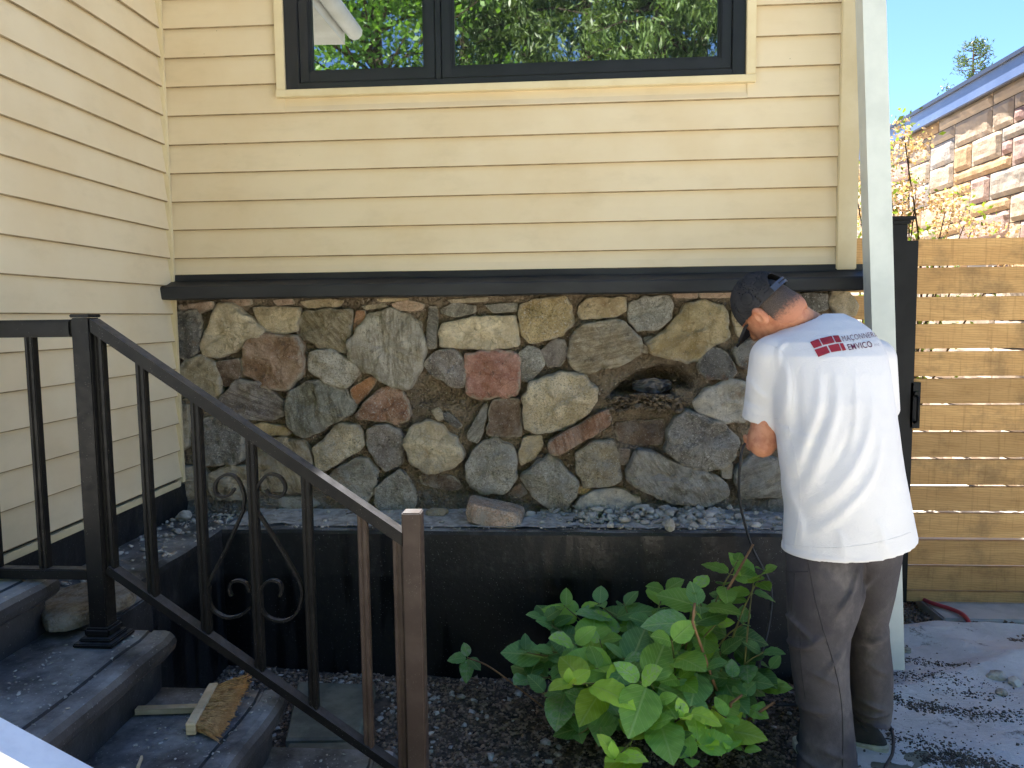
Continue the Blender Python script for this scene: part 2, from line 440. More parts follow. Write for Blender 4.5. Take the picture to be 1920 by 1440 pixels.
M_CONC = simple('grey_concrete', srgb(190, 188, 184), srgb(168, 167, 163), 6, rough=.9, spec=.2, bs=80, bstr=.35, bd=.006, speck=(90, .12, srgb(90, 86, 80)))
M_PAVER = simple('mossy_paver', srgb(122, 122, 108), srgb(96, 97, 84), 9, rough=.9, spec=.2, bs=60, bstr=.4, bd=.006, speck=(120, .12, srgb(160, 158, 150)))
M_ASPH = simple('pale_paving', srgb(200, 193, 182), srgb(182, 175, 164), 3, rough=.95, spec=.2, bs=90, bstr=.4)
def m_wood(name, c1, c2, dark, axis='x'):
    t = NT(name)
    oi = t.n('ShaderNodeObjectInfo'); cmb = t.n('ShaderNodeCombineXYZ')
    for i in range(3): t.l(t.math('MULTIPLY', oi.outputs['Random'], 17.0+i*9), cmb.inputs[i])
    ad = t.n('ShaderNodeVectorMath', operation='ADD'); t.l(t.pos, ad.inputs[0]); t.l(cmb.outputs[0], ad.inputs[1]); P = ad.outputs[0]
    g = t.noise(9, 7, .7, t.map(P, (.16, 1, 1.1)), 1.6)
    c = t.mix(t.ramp(g, .3, .7), c1, c2)
    wv = t.n('ShaderNodeTexWave', wave_type='RINGS', rings_direction='Y'); t.l(t.map(P, (1.1, 1, 4.2)), wv.inputs[0]); wv.inputs['Scale'].default_value = 6; wv.inputs['Distortion'].default_value = 7; wv.inputs['Detail'].default_value = 3; wv.inputs['Detail Scale'].default_value = 1.2
    c = t.mix(t.ramp(wv.outputs['Fac'], .6, .98, 0, .26), c, dark)
    kn = t.ramp(t.voro(3.6, t.map(P, (.7, 1, 1.2))), .09, .03); c = t.mix(t.math('MULTIPLY', kn, .6), c, dark)
    st = t.ramp(t.noise(3, 6, .7, P), .5, .68, 0, .5); c = t.mix(st, c, srgb(98, 82, 60))
    saw = t.ramp(t.noise(75, 3, .6, t.map(P, (1, 1, .05))), .55, .7, 0, .28); c = t.mix(saw, c, dark)
    v = t.n('ShaderNodeHueSaturation'); t.l(c, v.inputs['Color']); t.l(t.ramp(oi.outputs['Random'], 0, 1, .82, 1.15), v.inputs['Value'])
    t.base(v.outputs[0]); t.rough(.75); t.spec(.25); t.bump(g, .25, .004)
    return t.m
M_WOOD = m_wood('treated_wood_board', srgb(204, 164, 108), srgb(182, 142, 90), srgb(122, 90, 54))
M_BLACKMETAL = simple('black_gate_metal', srgb(17, 18, 18), srgb(24, 25, 25), 8, rough=.55, spec=.22, bs=90, bstr=.05)
M_DOWN = simple('pale_downspout', srgb(206, 210, 200), srgb(192, 197, 188), 5, rough=.4, spec=.5, bs=20, bstr=.06)
M_SUNRAIL = simple('sunlit_rail_white', srgb(236, 236, 238), srgb(222, 222, 226), 20, rough=.4, bstr=0)  # white stands for sunlight on a black metal handrail

# ------------------------------------------------------------------ setting: ground
g = MB().add([(-90, -90, -.06), (90, -90, -.06), (90, 140, -.06), (-90, 140, -.06)], [(0, 1, 2, 3)]).build('ground', M_ASPH)
tag(g, kind='structure')

YW, XL, XR = 3.50, -1.83, 1.25          # front wall, left wall, house corner
YP, ZP, XS = 3.228, 0.638, -1.515       # platform front, platform top, left shelf edge
YR = 2.05                                # railing plane
def height_sheet(name, x0, x1, y0, y1, h, fz, m, keep=None, thick=.05):
    nx, ny = int((x1-x0)/h)+1, int((y1-y0)/h)+1
    V = []; F = []; ok = {}
    for j in range(ny+1):
        for i in range(nx+1):
            x = x0+(x1-x0)*i/nx; y = y0+(y1-y0)*j/ny; V.append((x, y, fz(x, y)))
    for j in range(ny):
        for i in range(nx):
            xc = x0+(x1-x0)*(i+.5)/nx; yc = y0+(y1-y0)*(j+.5)/ny
            if keep is None or keep(xc, yc):
                a = j*(nx+1)+i; F.append((a, a+1, a+nx+2, a+nx+1))
    return meshobj(name, V, F, m, None, True)
N = lambda x, y, s, o=0.0: mnoise.noise(Vector((x*s+o, y*s-o, o*.37)))
soil = height_sheet('garden_bed', XS-.1, 1.02, 1.2, YP+.02, .04, lambda x, y: -.02+.02*N(x, y, 5)+.012*N(x, y, 17, 3)+(.05*max(0, (-.75-x))*max(0, y-2.4)), M_SOIL)
tag(soil, kind='structure')
def tarp_edge(y): return .93+.06*N(0, y, 3, 5)+.03*N(0, y, 11, 2)
def tarp_z(x, y):
    d = y-3.80
    fold = .035*math.exp(-((y-3.72-.25*(x-1.7))/.10)**2)+.022*math.exp(-((y-3.45-.5*(x-2.0))/.07)**2)+.018*math.exp(-((y-3.3+.6*(x-2.2))/.06)**2)
    return .018+.012*N(x, y, 3, 8)+.008*N(x, y, 9, 4)+.004*N(x, y, 26, 1)+fold
tarp = height_sheet('ground_sheet', .86, 4.2, 1.0, 3.86, .03, tarp_z, M_TARP, lambda x, y: x > tarp_edge(y) and y < 3.80+.05*N(x, 0, 2.5, 7)-.10*max(0, x-1.75))
tag(tarp, 'dusty grey plastic sheet spread over the ground beside the man', 'tarp')
path = MB().box(1.86, 6, 3.86, 4.5, -.05, .03, .008).build('path', M_CONC); tag(path, kind='structure')
slab = MB().box(.93, 1.30, 2.15, 2.86, -.05, .012, .006).build('paving_slab', M_PAVER)
tag(slab, 'worn grey concrete paving slab under the worker\'s shoes', 'paving slab')
yard = MB().box(1.26, 12, 4.5, 30, -.05, -.02).build('yard', M_ASPH); tag(yard, kind='structure')
for (poly, lab) in ((((-1.13, 3.04), (-.80, 3.03), (-.76, 2.62), (-1.02, 2.60)), 'mossy flat paver lying below the railing beside the gravel'),
                    (((-1.00, 2.58), (-.74, 2.60), (-.55, 2.2), (-.95, 2.15)), 'cracked mossy paver next to the bottom step'),):
    n = len(poly)
    v = [(x, y, -.03) for x, y in poly]+[(x, y, .035) for x, y in poly]
    v2 = [(sum(p[0] for p in poly)/n*.04+x*.96, sum(p[1] for p in poly)/n*.04+y*.96, .043) for x, y in poly]
    f = [tuple(range(n-1, -1, -1))]+[(i, (i+1) % n, n+(i+1) % n, n+i) for i in range(n)]+[(n+i, n+(i+1) % n, 2*n+(i+1) % n, 2*n+i) for i in range(n)]+[tuple(range(2*n, 3*n))]
    tag(meshobj('flat_paver', v+v2, f, M_PAVER), lab, 'paver')
# gravel
pts = []
def gz(x, y): return -.02+.02*N(x, y, 5)+.012*N(x, y, 17, 3)+(.05*max(0, (-.75-x))*max(0, y-2.4))
for i in range(22000):
    x = rng.uniform(XS, .98); y = rng.uniform(2.15, YP)
    if y < 2.18 and x < -.3: continue
    if x < -.72 and 2.2 < y < 3.02 and x > -1.06: continue
    s = abs(rng.normal(.004, .0028))+.0022
    pts.append((x, y, gz(x, y)+s*.35, s, .65))
gr = scatter_rocks('gravel', pts, M_GRAVEL); tag(gr, 'dark small gravel covering the bed under the plant', 'gravel', kind='stuff')
pts = []
for i in range(650):
    if i % 2: x = rng.normal(-1.0, .28); y = rng.normal(3.02, .14)
    else: x = rng.uniform(XS, .95); y = rng.uniform(2.2, YP)
    if y > YP-.02 or x < XS+.02: continue
    s = abs(rng.normal(.005, .006))+.002
    pts.append((x, y, gz(x, y)+s*.4, s, .7))
tag(scatter_rocks('pale_gravel', pts, M_DUSTCHIP, 1), 'pale mortar chips strewn over the dark gravel bed', 'mortar chips', kind='stuff')
pts = []
for (cx, cy, sx, sy, nn) in ((1.42, 3.25, .16, .05, 200), (1.32, 3.02, .16, .04, 260), (1.50, 2.95, .14, .03, 150), (1.33, 2.62, .08, .05, 420), (1.22, 2.75, .10, .06, 120), (1.62, 3.1, .1, .03, 60), (1.45, 3.42, .14, .03, 110), (1.75, 2.95, .12, .03, 40), (1.62, 3.36, .05, .02, 40), (1.5, 2.9, .5, .4, 160)):
    for i in range(nn*3):
        x = rng.normal(cx, sx); y = rng.normal(cy, sy*.7)-.25*(x-cx)
        if x < .97 or y > 3.75: continue
        s = abs(rng.normal(.0010, .0020))+.0011
        pts.append((x, y, tarp_z(x, y)+s*.4, s, .7))
tag(scatter_rocks('dirt_clods', pts, M_CLOD), 'dark crumbs of dirt scattered on the grey ground sheet', 'dirt', kind='stuff')
pts = [(rng.uniform(1.4, 1.9), rng.uniform(3.84, 4.6), -.03+rng.uniform(0, .02), rng.uniform(.006, .014), .7) for i in range(1500)]
pts += [(rng.uniform(1.9, 3.0), rng.uniform(3.62, 3.86), .0+rng.uniform(0, .02), rng.uniform(.006, .013), .7) for i in range(1500)]
tag(scatter_rocks('path_gravel', pts, M_GRAVEL), 'gravel strip along the concrete path by the gate', 'gravel', kind='stuff')
for (px, py, s, k) in ((1868, 1268, .032, 0), (1902, 1278, .027, 1), (1878, 1298, .020, 2), (1700, 1218, .018, 3)):
    p = atZ(px, py, .03); me = rock_mesh('loose_rock', 40+k, M_RUBBLE, 2, (1.2, .9, .75), .22)
    o = bpy.data.objects.new('loose_rock', me); link(o); o.location = p; o.scale = (s,)*3; o.rotation_euler = (0, 0, k)
    tag(o, ['largest pale rock lying on the grey ground sheet', 'pale rock at the right edge of the ground sheet', 'small dark rock in front of the two pale ones', 'small dark rock on the sheet near the downspout'][k], 'rock')
# red hose by the gate
hp = spline([(1.83, 4.3, .045), (1.86, 4.06, .047), (1.93, 3.96, .045), (1.955, 3.88, .046), (1.95, 3.80, .03), (1.93, 3.70, .0)], 8)
tag(MB().tube(hp, .011, 8).build('garden_hose', simple('red_hose', srgb(176, 66, 76), rough=.4), None, True), 'red hose curving over the concrete path under the gate', 'hose')

# ------------------------------------------------------------------ house
house = empty('house', (0, YW, 0), 'cream clapboard house with dark framed window and inner corner', 'house')
MB().box(XL-2.5, XR-.012, YW+.03, 8.0, 1.72, 3.5).build('wall_core', M_DARKCORE, house)
MB().box(-5.0, XL-.03, 1.75, YW+.03, .30, 3.5).build('wing_core', M_DARKCORE, house)
EXP = .1275
Z0 = 1.8323
def plank_profile(h, t0=.002, t1=.0185):
    # (outward, z): a slightly hollow lap with a rounded lower lip
    return [(-.004, h+.010), (t0, h+.010), (t0+(t1-t0)*.5, h*.5), (t1-.0006, .010), (t1, .0045), (t1-.0015, .0008), (t1-.0060, .0), (t1-.0070, .006), (-.004, .012)]
def plank(name, along, o, n, length, z, h, parent):
    """along/n = unit vectors of run and outward, o = start point"""
    pr = plank_profile(h); V = []; k = len(pr); seg = 14
    for s in range(seg+1):
        u = length*s/seg
        for (d, zz) in pr:
            wv = .0016*mnoise.noise(Vector((u*1.3+z*7, z*3.3, 1.7)))
            V.append((o[0]+along[0]*u+n[0]*(d+wv), o[1]+along[1]*u+n[1]*(d+wv), z+zz+.0012*mnoise.noise(Vector((u*.9, z*9, 4)))))
    F = [(a*k+i, a*k+(i+1) % k, (a+1)*k+(i+1) % k, (a+1)*k+i) for a in range(seg) for i in range(k)]
    F += [tuple(range(k)), tuple(seg*k+i for i in range(k-1, -1, -1))]
    o_ = meshobj(name, V, F, M_SID, parent); o_.data.materials.append(M_LAPSHADE)
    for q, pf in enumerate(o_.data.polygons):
        if q < seg*k and q % k in (4, 5, 6, 7): pf.material_index = 1  # lip and underside faces darkened to draw the lap shadow
    return o_
WX0, WX1, WZ0 = -1.245, .768, 2.568      # window opening
z = Z0-EXP*1
zs = []
for i in range(-1, 13):
    zz = Z0+EXP*i; hh = EXP
    if i == -1: zz = 1.755; hh = Z0-1.755
    top = zz+hh
    spans = [(XL+.02, XR-.02)] if top <= WZ0-.03 else [(XL+.02, WX0-.012), (WX1+.012, XR-.02)]
    if zz < WZ0-.03 < top: 
        # the course the window cuts into: whole plank below, trimmed
        spans = [(XL+.02, WX0-.012), (WX1+.012, XR-.02)]
        plank('siding_plank', (1, 0), (WX0-.012, YW), (0, -1), WX1-WX0+.024, zz, WZ0-.025-zz-.012, house)
    for a, b in spans: plank('siding_plank', (1, 0), (a, YW), (0, -1), b-a, zz, hh, house)
ZB = .80
for i in range(-8, 13):
    zz = Z0+EXP*i; hh = EXP
    if zz < ZB: hh = zz+EXP-ZB; zz = ZB
    if hh < .02: continue
    plank('siding_plank', (0, -1), (XL, YW-.02), (1, 0), YW-.02-1.72, zz, hh, house)
MB().box(XL-.001, XL+.024, 1.72, YW-.05, .775, .803, .003).build('starter_strip', M_TRIM, house)
# inner corner posts and outer corner trim
MB().box(XL-.01, XL+.028, YW-.034, YW-.014, .79, 3.5, .003).build('inner_corner_trim', M_TRIM, house)
MB().box(XL+.002, XL+.020, YW-.026, YW+.004, 1.70, 3.5, .003).build('inner_corner_trim', M_TRIM, house)
MB().box(XR-.085, XR, YW-.03, YW+.05, 1.735, 3.5, .004).build('corner_board', M_TRIM, house)
MB().box(XR-.012, XR+.004, YW+.05, 8, 1.74, 3.5).build('side_siding', M_SID, house)
MB().box(XL-2.5, XR, YW+.25, 8.0, -.05, 1.72).build('foundation_core', M_DARKCORE, house)
# eaves and roof
MB().box(-1.52, XR+.25, YW-.30, YW+.2, 3.47, 3.60).build('front_eave', M_SOFFIT, house)
MB().add([(-1.5, YW-.32, 3.60), (XR+.3, YW-.32, 3.60), (XR+.3, 8, 5.3), (-4.5, 8, 5.3), (-1.5, YW-.32, 3.54), (XR+.3, YW-.32, 3.54), (XR+.3, 8, 5.24), (-4.5, 8, 5.24)], [(0, 1, 2, 3), (7, 6, 5, 4), (0, 4, 5, 1), (1, 5, 6, 2), (2, 6, 7, 3), (3, 7, 4, 0)]).build('roof', M_ROOF, house)
MB().box(-5.2, -1.52, 1.58, YW+.2, 3.44, 3.58).build('wing_eave', M_SOFFIT, house)
MB().add([(-1.5, 1.55, 3.585), (-1.5, 8, 3.585), (-4.6, 8, 5.0), (-4.6, 1.55, 5.0), (-1.5, 1.55, 3.54), (-1.5, 8, 3.54), (-4.6, 8, 4.94), (-4.6, 1.55, 4.94)], [(0, 1, 2, 3), (7, 6, 5, 4), (0, 4, 5, 1), (1, 5, 6, 2), (2, 6, 7, 3), (3, 7, 4, 0)]).build('wing_roof', M_ROOF, house)
MB().tube([(-1.46, 1.55, 3.53), (-1.46, YW-.3, 3.53)], .055, 10).build('gutter', M_SOFFIT, house, True)

# ---- window
win = empty('window', ((WX0+WX1)/2, YW, WZ0), 'wide black framed two pane window with cream surround reflecting trees', 'window')
ZT = 3.42
tr = MB().box(WX0-.045, WX1+.045, YW-.036, YW+.01, WZ0-.032, WZ0, .003); tr.build('sill_trim', M_TRIM, win)
MB().box(WX0-.042, WX0-.002, YW-.034, YW+.01, WZ0+.001, ZT, .003).build('side_trim', M_TRIM, win)
MB().box(WX1+.002, WX1+.042, YW-.034, YW+.01, WZ0+.001, ZT, .003).build('side_trim', M_TRIM, win)
fr = MB(); XM = (atY(822, 60, YW)[0])
fr.box(WX0, WX1, YW-.02, YW+.06, WZ0+.001, WZ0+.03, .003).box(WX0, WX0+.062, YW-.022, YW+.06, WZ0+.001, ZT, .003).box(WX1-.055, WX1, YW-.022, YW+.06, WZ0+.001, ZT, .003).box(XM-.012, XM+.012, YW-.018, YW+.06, WZ0+.03, ZT, .003).box(WX0, WX1, YW-.02, YW+.06, ZT-.05, ZT, .003)
fr.build('frame', M_BLACKFRAME, win)
tgl = NT('window_glass'); tgl.base((.012, .016, .015, 1)); tgl.rough(.015); tgl.b.inputs['IOR'].default_value = 1.5; tgl.spec(.5)
gl = tgl.n('ShaderNodeBsdfGlossy'); gl.inputs['Color'].default_value = (.92, .97, .95, 1); gl.inputs['Roughness'].default_value = .012
mx = tgl.n('ShaderNodeMixShader'); mx.inputs[0].default_value = .40
bn = tgl.n('ShaderNodeBump'); tgl.l(tgl.noise(1.6, 2, .5), bn.inputs['Height']); bn.inputs['Strength'].default_value = .05; bn.inputs['Distance'].default_value = .02; tgl.l(bn.outputs[0], gl.inputs['Normal'])
tgl.l(tgl.b.outputs[0], mx.inputs[1]); tgl.l(gl.outputs[0], mx.inputs[2]); tgl.l(mx.outputs[0], tgl.out.inputs[0])
M_GLASS = tgl.m
for a, b in ((WX0+.062, XM-.013), (XM+.013, WX1-.055)):
    sash = MB(); s0 = .045
    sash.box(a+.002, b-.002, YW-.012, YW+.045, WZ0+.032, WZ0+.032+s0, .003).box(a+.002, a+s0, YW-.0135, YW+.045, WZ0+.033, ZT-.05, .003).box(b-s0, b-.002, YW-.0135, YW+.045, WZ0+.033, ZT-.05, .003)
    for k in (1, 2):
        q = .006*k; sash.box(a+s0, b-s0, YW-.012+q, YW+.04, WZ0+.032+s0, WZ0+.032+s0+q, 0).box(a+s0, a+s0+q, YW-.011+q, YW+.04, WZ0+.032+s0, ZT-.05, 0).box(b-s0-q, b-s0, YW-.011+q, YW+.04, WZ0+.032+s0, ZT-.05, 0)
    so = sash.build('sash', M_BLACKFRAME, win)
    MB().box(a+s0-.005, b-s0+.005, YW+.012, YW+.018, WZ0+.06, ZT-.05).build('pane', M_GLASS, so)

# ---- dark ledge between siding and stone
led = MB()
prof = [(YW+.02, 1.758), (YW-.022, 1.757), (YW-.024, 1.730), (YW-.112, 1.700), (YW-.115, 1.694), (YW-.115, 1.648), (YW-.108, 1.643), (YW+.06, 1.643)]
V = []; F = []; k = len(prof); nseg = 60
for s in range(nseg+1):
    x = -1.826+(XR+.03+1.826)*s/nseg
    for (y, zz) in prof: V.append((x, y+.0025*N(x, zz, 2.3), zz+.003*N(x, 0, 1.7, 3)+(.0015 if int((x+2)/.62) % 2 else 0)))
F = [(a*k+i, (a+1)*k+i, (a+1)*k+(i+1) % k, a*k+(i+1) % k) for a in range(nseg) for i in range(k)]+[tuple(range(k-1, -1, -1)), tuple(nseg*k+i for i in range(k))]
tag(meshobj('ledge_cap', V, F, M_CAP), 'dark metal ledge capping the stone wall under the siding', 'ledge')

# ---- black platform under the stone wall and along the left wall
def extrude_x(profile, x0, x1, seg, m, name, parent=None, wob=.004):
    V = []; F = []; k = len(profile)
    for s in range(seg+1):
        x = x0+(x1-x0)*s/seg
        for (y, zz) in profile: V.append((x, y+wob*N(x, zz, 4, 2), zz+wob*N(x, y, 6, 5)))
    F = [(a*k+i, (a+1)*k+i, (a+1)*k+(i+1) % k, a*k+(i+1) % k) for a in range(seg) for i in range(k)]+[tuple(range(k-1, -1, -1)), tuple(seg*k+i for i in range(k))]
    return meshobj(name, V, F, m, parent)
plat = empty('foundation_ledge', (0, YP, 0), 'black coated concrete foundation ledge under the stone wall', 'foundation')
extrude_x([(YW+.2, ZP-.004), (YP+.02, ZP), (YP+.006, ZP-.006), (YP, ZP-.02), (YP, .30), (YP+.002, -.06), (YW+.2, -.06)], XS-.004, XR+.02, 80, M_BLACKWALL, 'front_ledge', plat)
V = []; prof = [(XL-.05, ZP-.002), (XS-.03, ZP+.002), (XS-.006, ZP-.010), (XS, ZP-.03), (XS, -.06), (XL-.05, -.06)]
ys = np.linspace(1.9, YP+.25, 40); k = len(prof)
for y in ys:
    for (x, zz) in prof: V.append((x+.006*N(y, zz, 4, 2), y, zz+.006*N(y, x, 6, 5)))
F = [(a*k+(i+1) % k, (a+1)*k+(i+1) % k, (a+1)*k+i, a*k+i) for a in range(len(ys)-1) for i in range(k)]+[tuple(range(k)), tuple((len(ys)-1)*k+i for i in range(k-1, -1, -1))]
meshobj('side_ledge', V, F, M_BLACKWALL, plat)
MB().box(XL-.05, XL+.012, 1.75, YW+.05, .60, .776).build('upper_foundation', M_BLACKWALL, plat)

# ------------------------------------------------------------------ field stone wall
wall = empty('stone_wall', (0, YW, ZP), 'old fieldstone wall with brown mortar joints above the black ledge', 'wall')
def zl(zx, zy): return (300+zx/2.88, 520+zy/2.88)      # traced outlines -> photo pixels
def zr(zx, zy): return (900+zx/2.88, 520+zy/2.88)
TAN, LT, OLV, ORG, LGR, GRY, DGR, BRN, RST, RED, YEL, PUR, BLK, TAU, DBR, PNK, GRN = [srgb(*c, 1.95) for c in (
    (182, 162, 122), (190, 174, 140), (146, 132, 100), (164, 112, 66), (172, 164, 146), (140, 136, 124), (106, 102, 94), (148, 116, 86), (140, 98, 68),
    (172, 112, 88), (178, 154, 100), (122, 112, 104), (64, 60, 54), (154, 140, 112), (104, 80, 60), (178, 150, 124), (124, 122, 106))]
Ls = [
 ('320,150 400,150 440,190 565,280 560,320 340,432 235,405 235,330', LT, 'plain', .035), ('505,165 740,165 750,190 735,290 600,292 570,275 520,200', TAN, 'plain', .02),
 ('770,185 1035,175 1030,290 1005,405 880,375 745,320', OLV, 'band', .025), ('1060,190 1100,185 1105,220 1065,285 1040,280', ORG, 'plain', .01),
 ('1140,195 1250,175 1330,200 1400,260 1425,330 1410,480 1350,595 1280,590 1100,500 1030,430 1025,340 1090,260', LGR, 'band', .045),
 ('1450,165 1490,170 1495,200 1490,370 1450,375 1440,340', DGR, 'band', .015), ('1520,250 1700,222 1925,205 1935,375 1750,378 1515,375', LT, 'plain', .03),
 ('1525,170 1600,145 1695,155 1695,190 1600,205 1520,195', GRY, 'band', .012), ('480,350 560,315 740,320 770,370 775,500 700,605 600,600 455,510 450,450', BRN, 'plain', .04),
 ('90,200 200,180 220,260 215,390 150,440 95,410 80,300', BLK, 'plain', .03), ('110,500 150,450 240,430 300,470 325,560 325,680 240,650 150,560', OLV, 'plain', .03),
 ('315,460 420,440 435,470 420,550 340,585 320,560', DBR, 'plain', .015), ('820,400 930,395 1070,480 1070,520 1000,592 900,560 815,500 810,430', LGR, 'speckle', .03),
 ('340,650 430,555 540,580 680,680 660,740 600,770 470,765 400,740 345,690', PUR, 'band', .035), ('710,620 800,565 900,565 1000,620 1050,690 1030,740 780,865 710,800 690,700', GRN, 'band', .045),
 ('1040,600 1130,545 1160,560 1120,620 1070,680 1040,640', ORG, 'plain', .012), ('1065,740 1170,620 1240,590 1300,620 1350,735 1320,770 1270,785 1150,760 1080,765', RST, 'speckle', .035),
 ('1425,470 1510,395 1580,390 1630,440 1650,500 1640,590 1570,580 1470,520', PUR, 'speckle', .02), ('1655,420 1770,395 1900,405 1940,450 1935,640 1700,645 1655,620', RED, 'plain', .035),
 ('835,920 960,800 1050,795 1085,840 1095,900 1060,935 900,1045 855,1030', LT, 'speckle', .03), ('1130,820 1230,795 1290,830 1310,900 1305,1000 1220,1040 1180,1000 1125,900', PUR, 'speckle', .028),
 ('1345,820 1440,785 1520,810 1600,870 1640,950 1600,1020 1450,1045 1370,1000 1335,900', LT, 'plain', .04), ('1665,840 1745,690 1770,700 1740,830 1715,885 1670,870', GRY, 'band', .02),
 ('1790,700 1810,665 1940,655 1945,850 1900,855 1765,850', DBR, 'plain', .012), ('1660,1000 1720,910 1800,875 1870,900 1915,960 1920,1080 1880,1150 1730,1155 1660,1090', GRY, 'speckle', .045),
 ('225,780 330,745 440,790 445,990 330,1010 230,1015 215,900', DGR, 'speckle', .03), ('510,800 560,790 690,810 690,850 560,845 515,830', YEL, 'plain', .015),
 ('520,900 640,870 770,880 805,920 830,1040 780,1160 560,1150 510,1000', TAU, 'band', .03), ('900,1080 1040,985 1110,985 1170,1050 1150,1150 1110,1225 980,1200 900,1130', GRY, 'plain', .03),
 ('1170,1140 1290,1045 1350,1110 1380,1180 1360,1260 1200,1255 1165,1210', GRY, 'speckle', .03), ('275,1060 380,1020 480,1025 490,1190 300,1200 265,1130', TAU, 'band', .025),
 ('90,1030 230,1030 255,1080 250,1190 120,1200 80,1150', TAU, 'plain', .02), ('105,700 150,700 155,900 112,930 100,800', TAU, 'plain', .015),
 ('110,150 280,130 290,165 200,185 110,180', PNK, 'plain', .012), ('615,125 700,118 715,142 640,150', PNK, 'plain', .008), ('760,132 880,122 980,125 950,160 800,165', TAN, 'plain', .012),
 ('1255,140 1350,135 1420,145 1400,175 1280,180', PNK, 'plain', .012), ('1090,155 1200,140 1220,160 1120,172', TAU, 'plain', .008), ('1150,116 1330,112 1330,128 1160,133', TAN, 'plain', .006),
 ('1560,120 1760,108 1760,130 1580,138', TAU, 'plain', .008), ('1530,745 1560,740 1625,800 1600,812 1545,775', DGR, 'plain', .012), ('1470,725 1500,715 1530,755 1500,770', TAU, 'plain', .012),
 ('330,120 480,118 480,145 420,150 350,140', PNK, 'plain', .006), ('600,1190 800,1190 860,1230 700,1250 610,1235', GRY, 'plain', .02), ('1400,1060 1560,1075 1640,1130 1560,1150 1420,1120', DBR, 'plain', .008),
]
Rs = [
 ('225,150 330,120 460,110 485,160 495,250 440,310 270,350 230,300 215,210', YEL, 'speckle', .03), ('545,150 580,120 790,105 780,180 740,210 560,225 530,190', TAN, 'plain', .02),
 ('815,140 900,110 1020,105 1035,170 1020,220 960,270 850,285 810,240', GRY, 'speckle', .025), ('900,350 1040,260 1110,150 1210,125 1300,160 1340,240 1330,330 1250,370 1190,440 1120,455 980,420 910,400', YEL, 'plain', .035),
 ('490,330 560,260 680,240 770,240 850,330 865,410 780,470 600,510 510,500 480,420', TAU, 'band', .04), ('215,420 260,370 320,400 345,470 270,560 225,540 205,460', GRY, 'speckle', .02),
 ('335,400 400,345 450,345 470,400 430,470 370,480', PUR, 'plain', .014), ('240,640 280,570 420,520 560,530 630,610 600,700 500,790 320,835 250,810 235,730', LT, 'speckle', .055),
 ('370,880 640,730 690,715 700,760 680,810 430,950 380,940', RST, 'band', .05), ('735,790 850,785 990,775 995,800 985,905 830,915 750,900', DBR, 'plain', -.035),
 ('1010,850 1060,750 1120,720 1300,790 1380,860 1370,960 1310,1010 1200,1040 1060,990 1005,920', DGR, 'speckle', .05), ('1165,680 1240,600 1340,560 1450,570 1460,690 1420,780 1300,770 1180,730', LGR, 'plain', .035),
 ('1190,450 1250,390 1300,395 1370,470 1380,510 1330,545 1230,545 1195,510', BLK, 'plain', .03), ('790,1050 850,930 940,950 1100,1030 1250,1060 1330,1110 1320,1180 1240,1230 1060,1210 870,1140 800,1090', GRY, 'band', .055),
 ('525,950 600,900 710,880 740,950 760,1070 720,1120 570,1130 530,1040', TAU, 'speckle', .035), ('225,1075 370,960 440,1010 530,1110 520,1160 450,1260 400,1265 330,1200 260,1140', GRY, 'speckle', .05),
 ('235,870 320,860 335,910 290,970 225,1010 215,950', TAN, 'plain', .02), ('540,1190 620,1150 740,1145 850,1190 870,1230 760,1270 620,1275 520,1240', LGR, 'plain', .04),
 ('1385,1040 1480,955 1600,990 1640,1080 1680,1170 1420,1190 1385,1110', GRY, 'band', .035), ('1370,160 1420,120 1440,230 1430,330 1390,300 1370,220', TAN, 'plain', .02),
 ('1375,390 1470,340 1520,330 1500,480 1440,495 1395,455', DGR, 'plain', .02), ('1570,1200 1680,1200 1680,1270 1600,1275 1560,1235', DGR, 'plain', .02),
 ('1500,580 1700,530 1760,640 1700,760 1520,720', TAU, 'plain', .03), ('1720,380 1900,330 1990,450 1950,540 1780,540', GRY, 'speckle', .03), ('1680,790 1900,710 1980,820 1920,960 1720,960', TAN, 'plain', .03),
 ('1770,1010 1980,990 2000,1150 1800,1170', GRY, 'band', .03), ('1800,580 1980,600 1990,680 1860,690', BRN, 'plain', .02), ('755,935 805,935 795,1000 762,1005', DBR, 'plain', .012),
 ('880,1225 1000,1230 1120,1240 1100,1268 900,1262', DGR, 'plain', .02), ('30,150 190,140 190,182 80,188', GRY, 'plain', .01), ('1050,88 1170,86 1165,112 1060,110', PNK, 'plain', .008),
 ('1190,86 1370,82 1370,108 1200,112', PNK, 'plain', .008), ('1700,100 1790,90 1870,95 1880,170 1780,190 1710,150', DGR, 'speckle', .02), ('1905,75 1990,90 2040,150 2020,205 1930,190 1890,130', TAN, 'plain', .025),
 ('1440,90 1530,85 1530,150 1460,160', TAU, 'plain', .012), ('520,1085 560,1145 620,1140 560,1180 525,1150', YEL, 'plain', .01), ('890,330 920,325 925,345 900,350', GRY, 'plain', .006), ('270,990 330,960 345,985 300,1010', DBR, 'plain', .008), ('1310,1025 1362,1010 1355,1080 1315,1075', TAU, 'plain', .012),
 ('880,365 905,380 900,405 882,395', LGR, 'plain', .006), ('130,1190 215,1110 250,1170 170,1215', DBR, 'plain', .004),
]
def chaikin(p, it=1, w=.2):
    for _ in range(it):
        q = []
        for i in range(len(p)):
            a, b = p[i], p[(i+1) % len(p)]; q += [a*(1-w)+b*w, a*w+b*(1-w)]
        p = q
    return p
STONE_POLYS = []
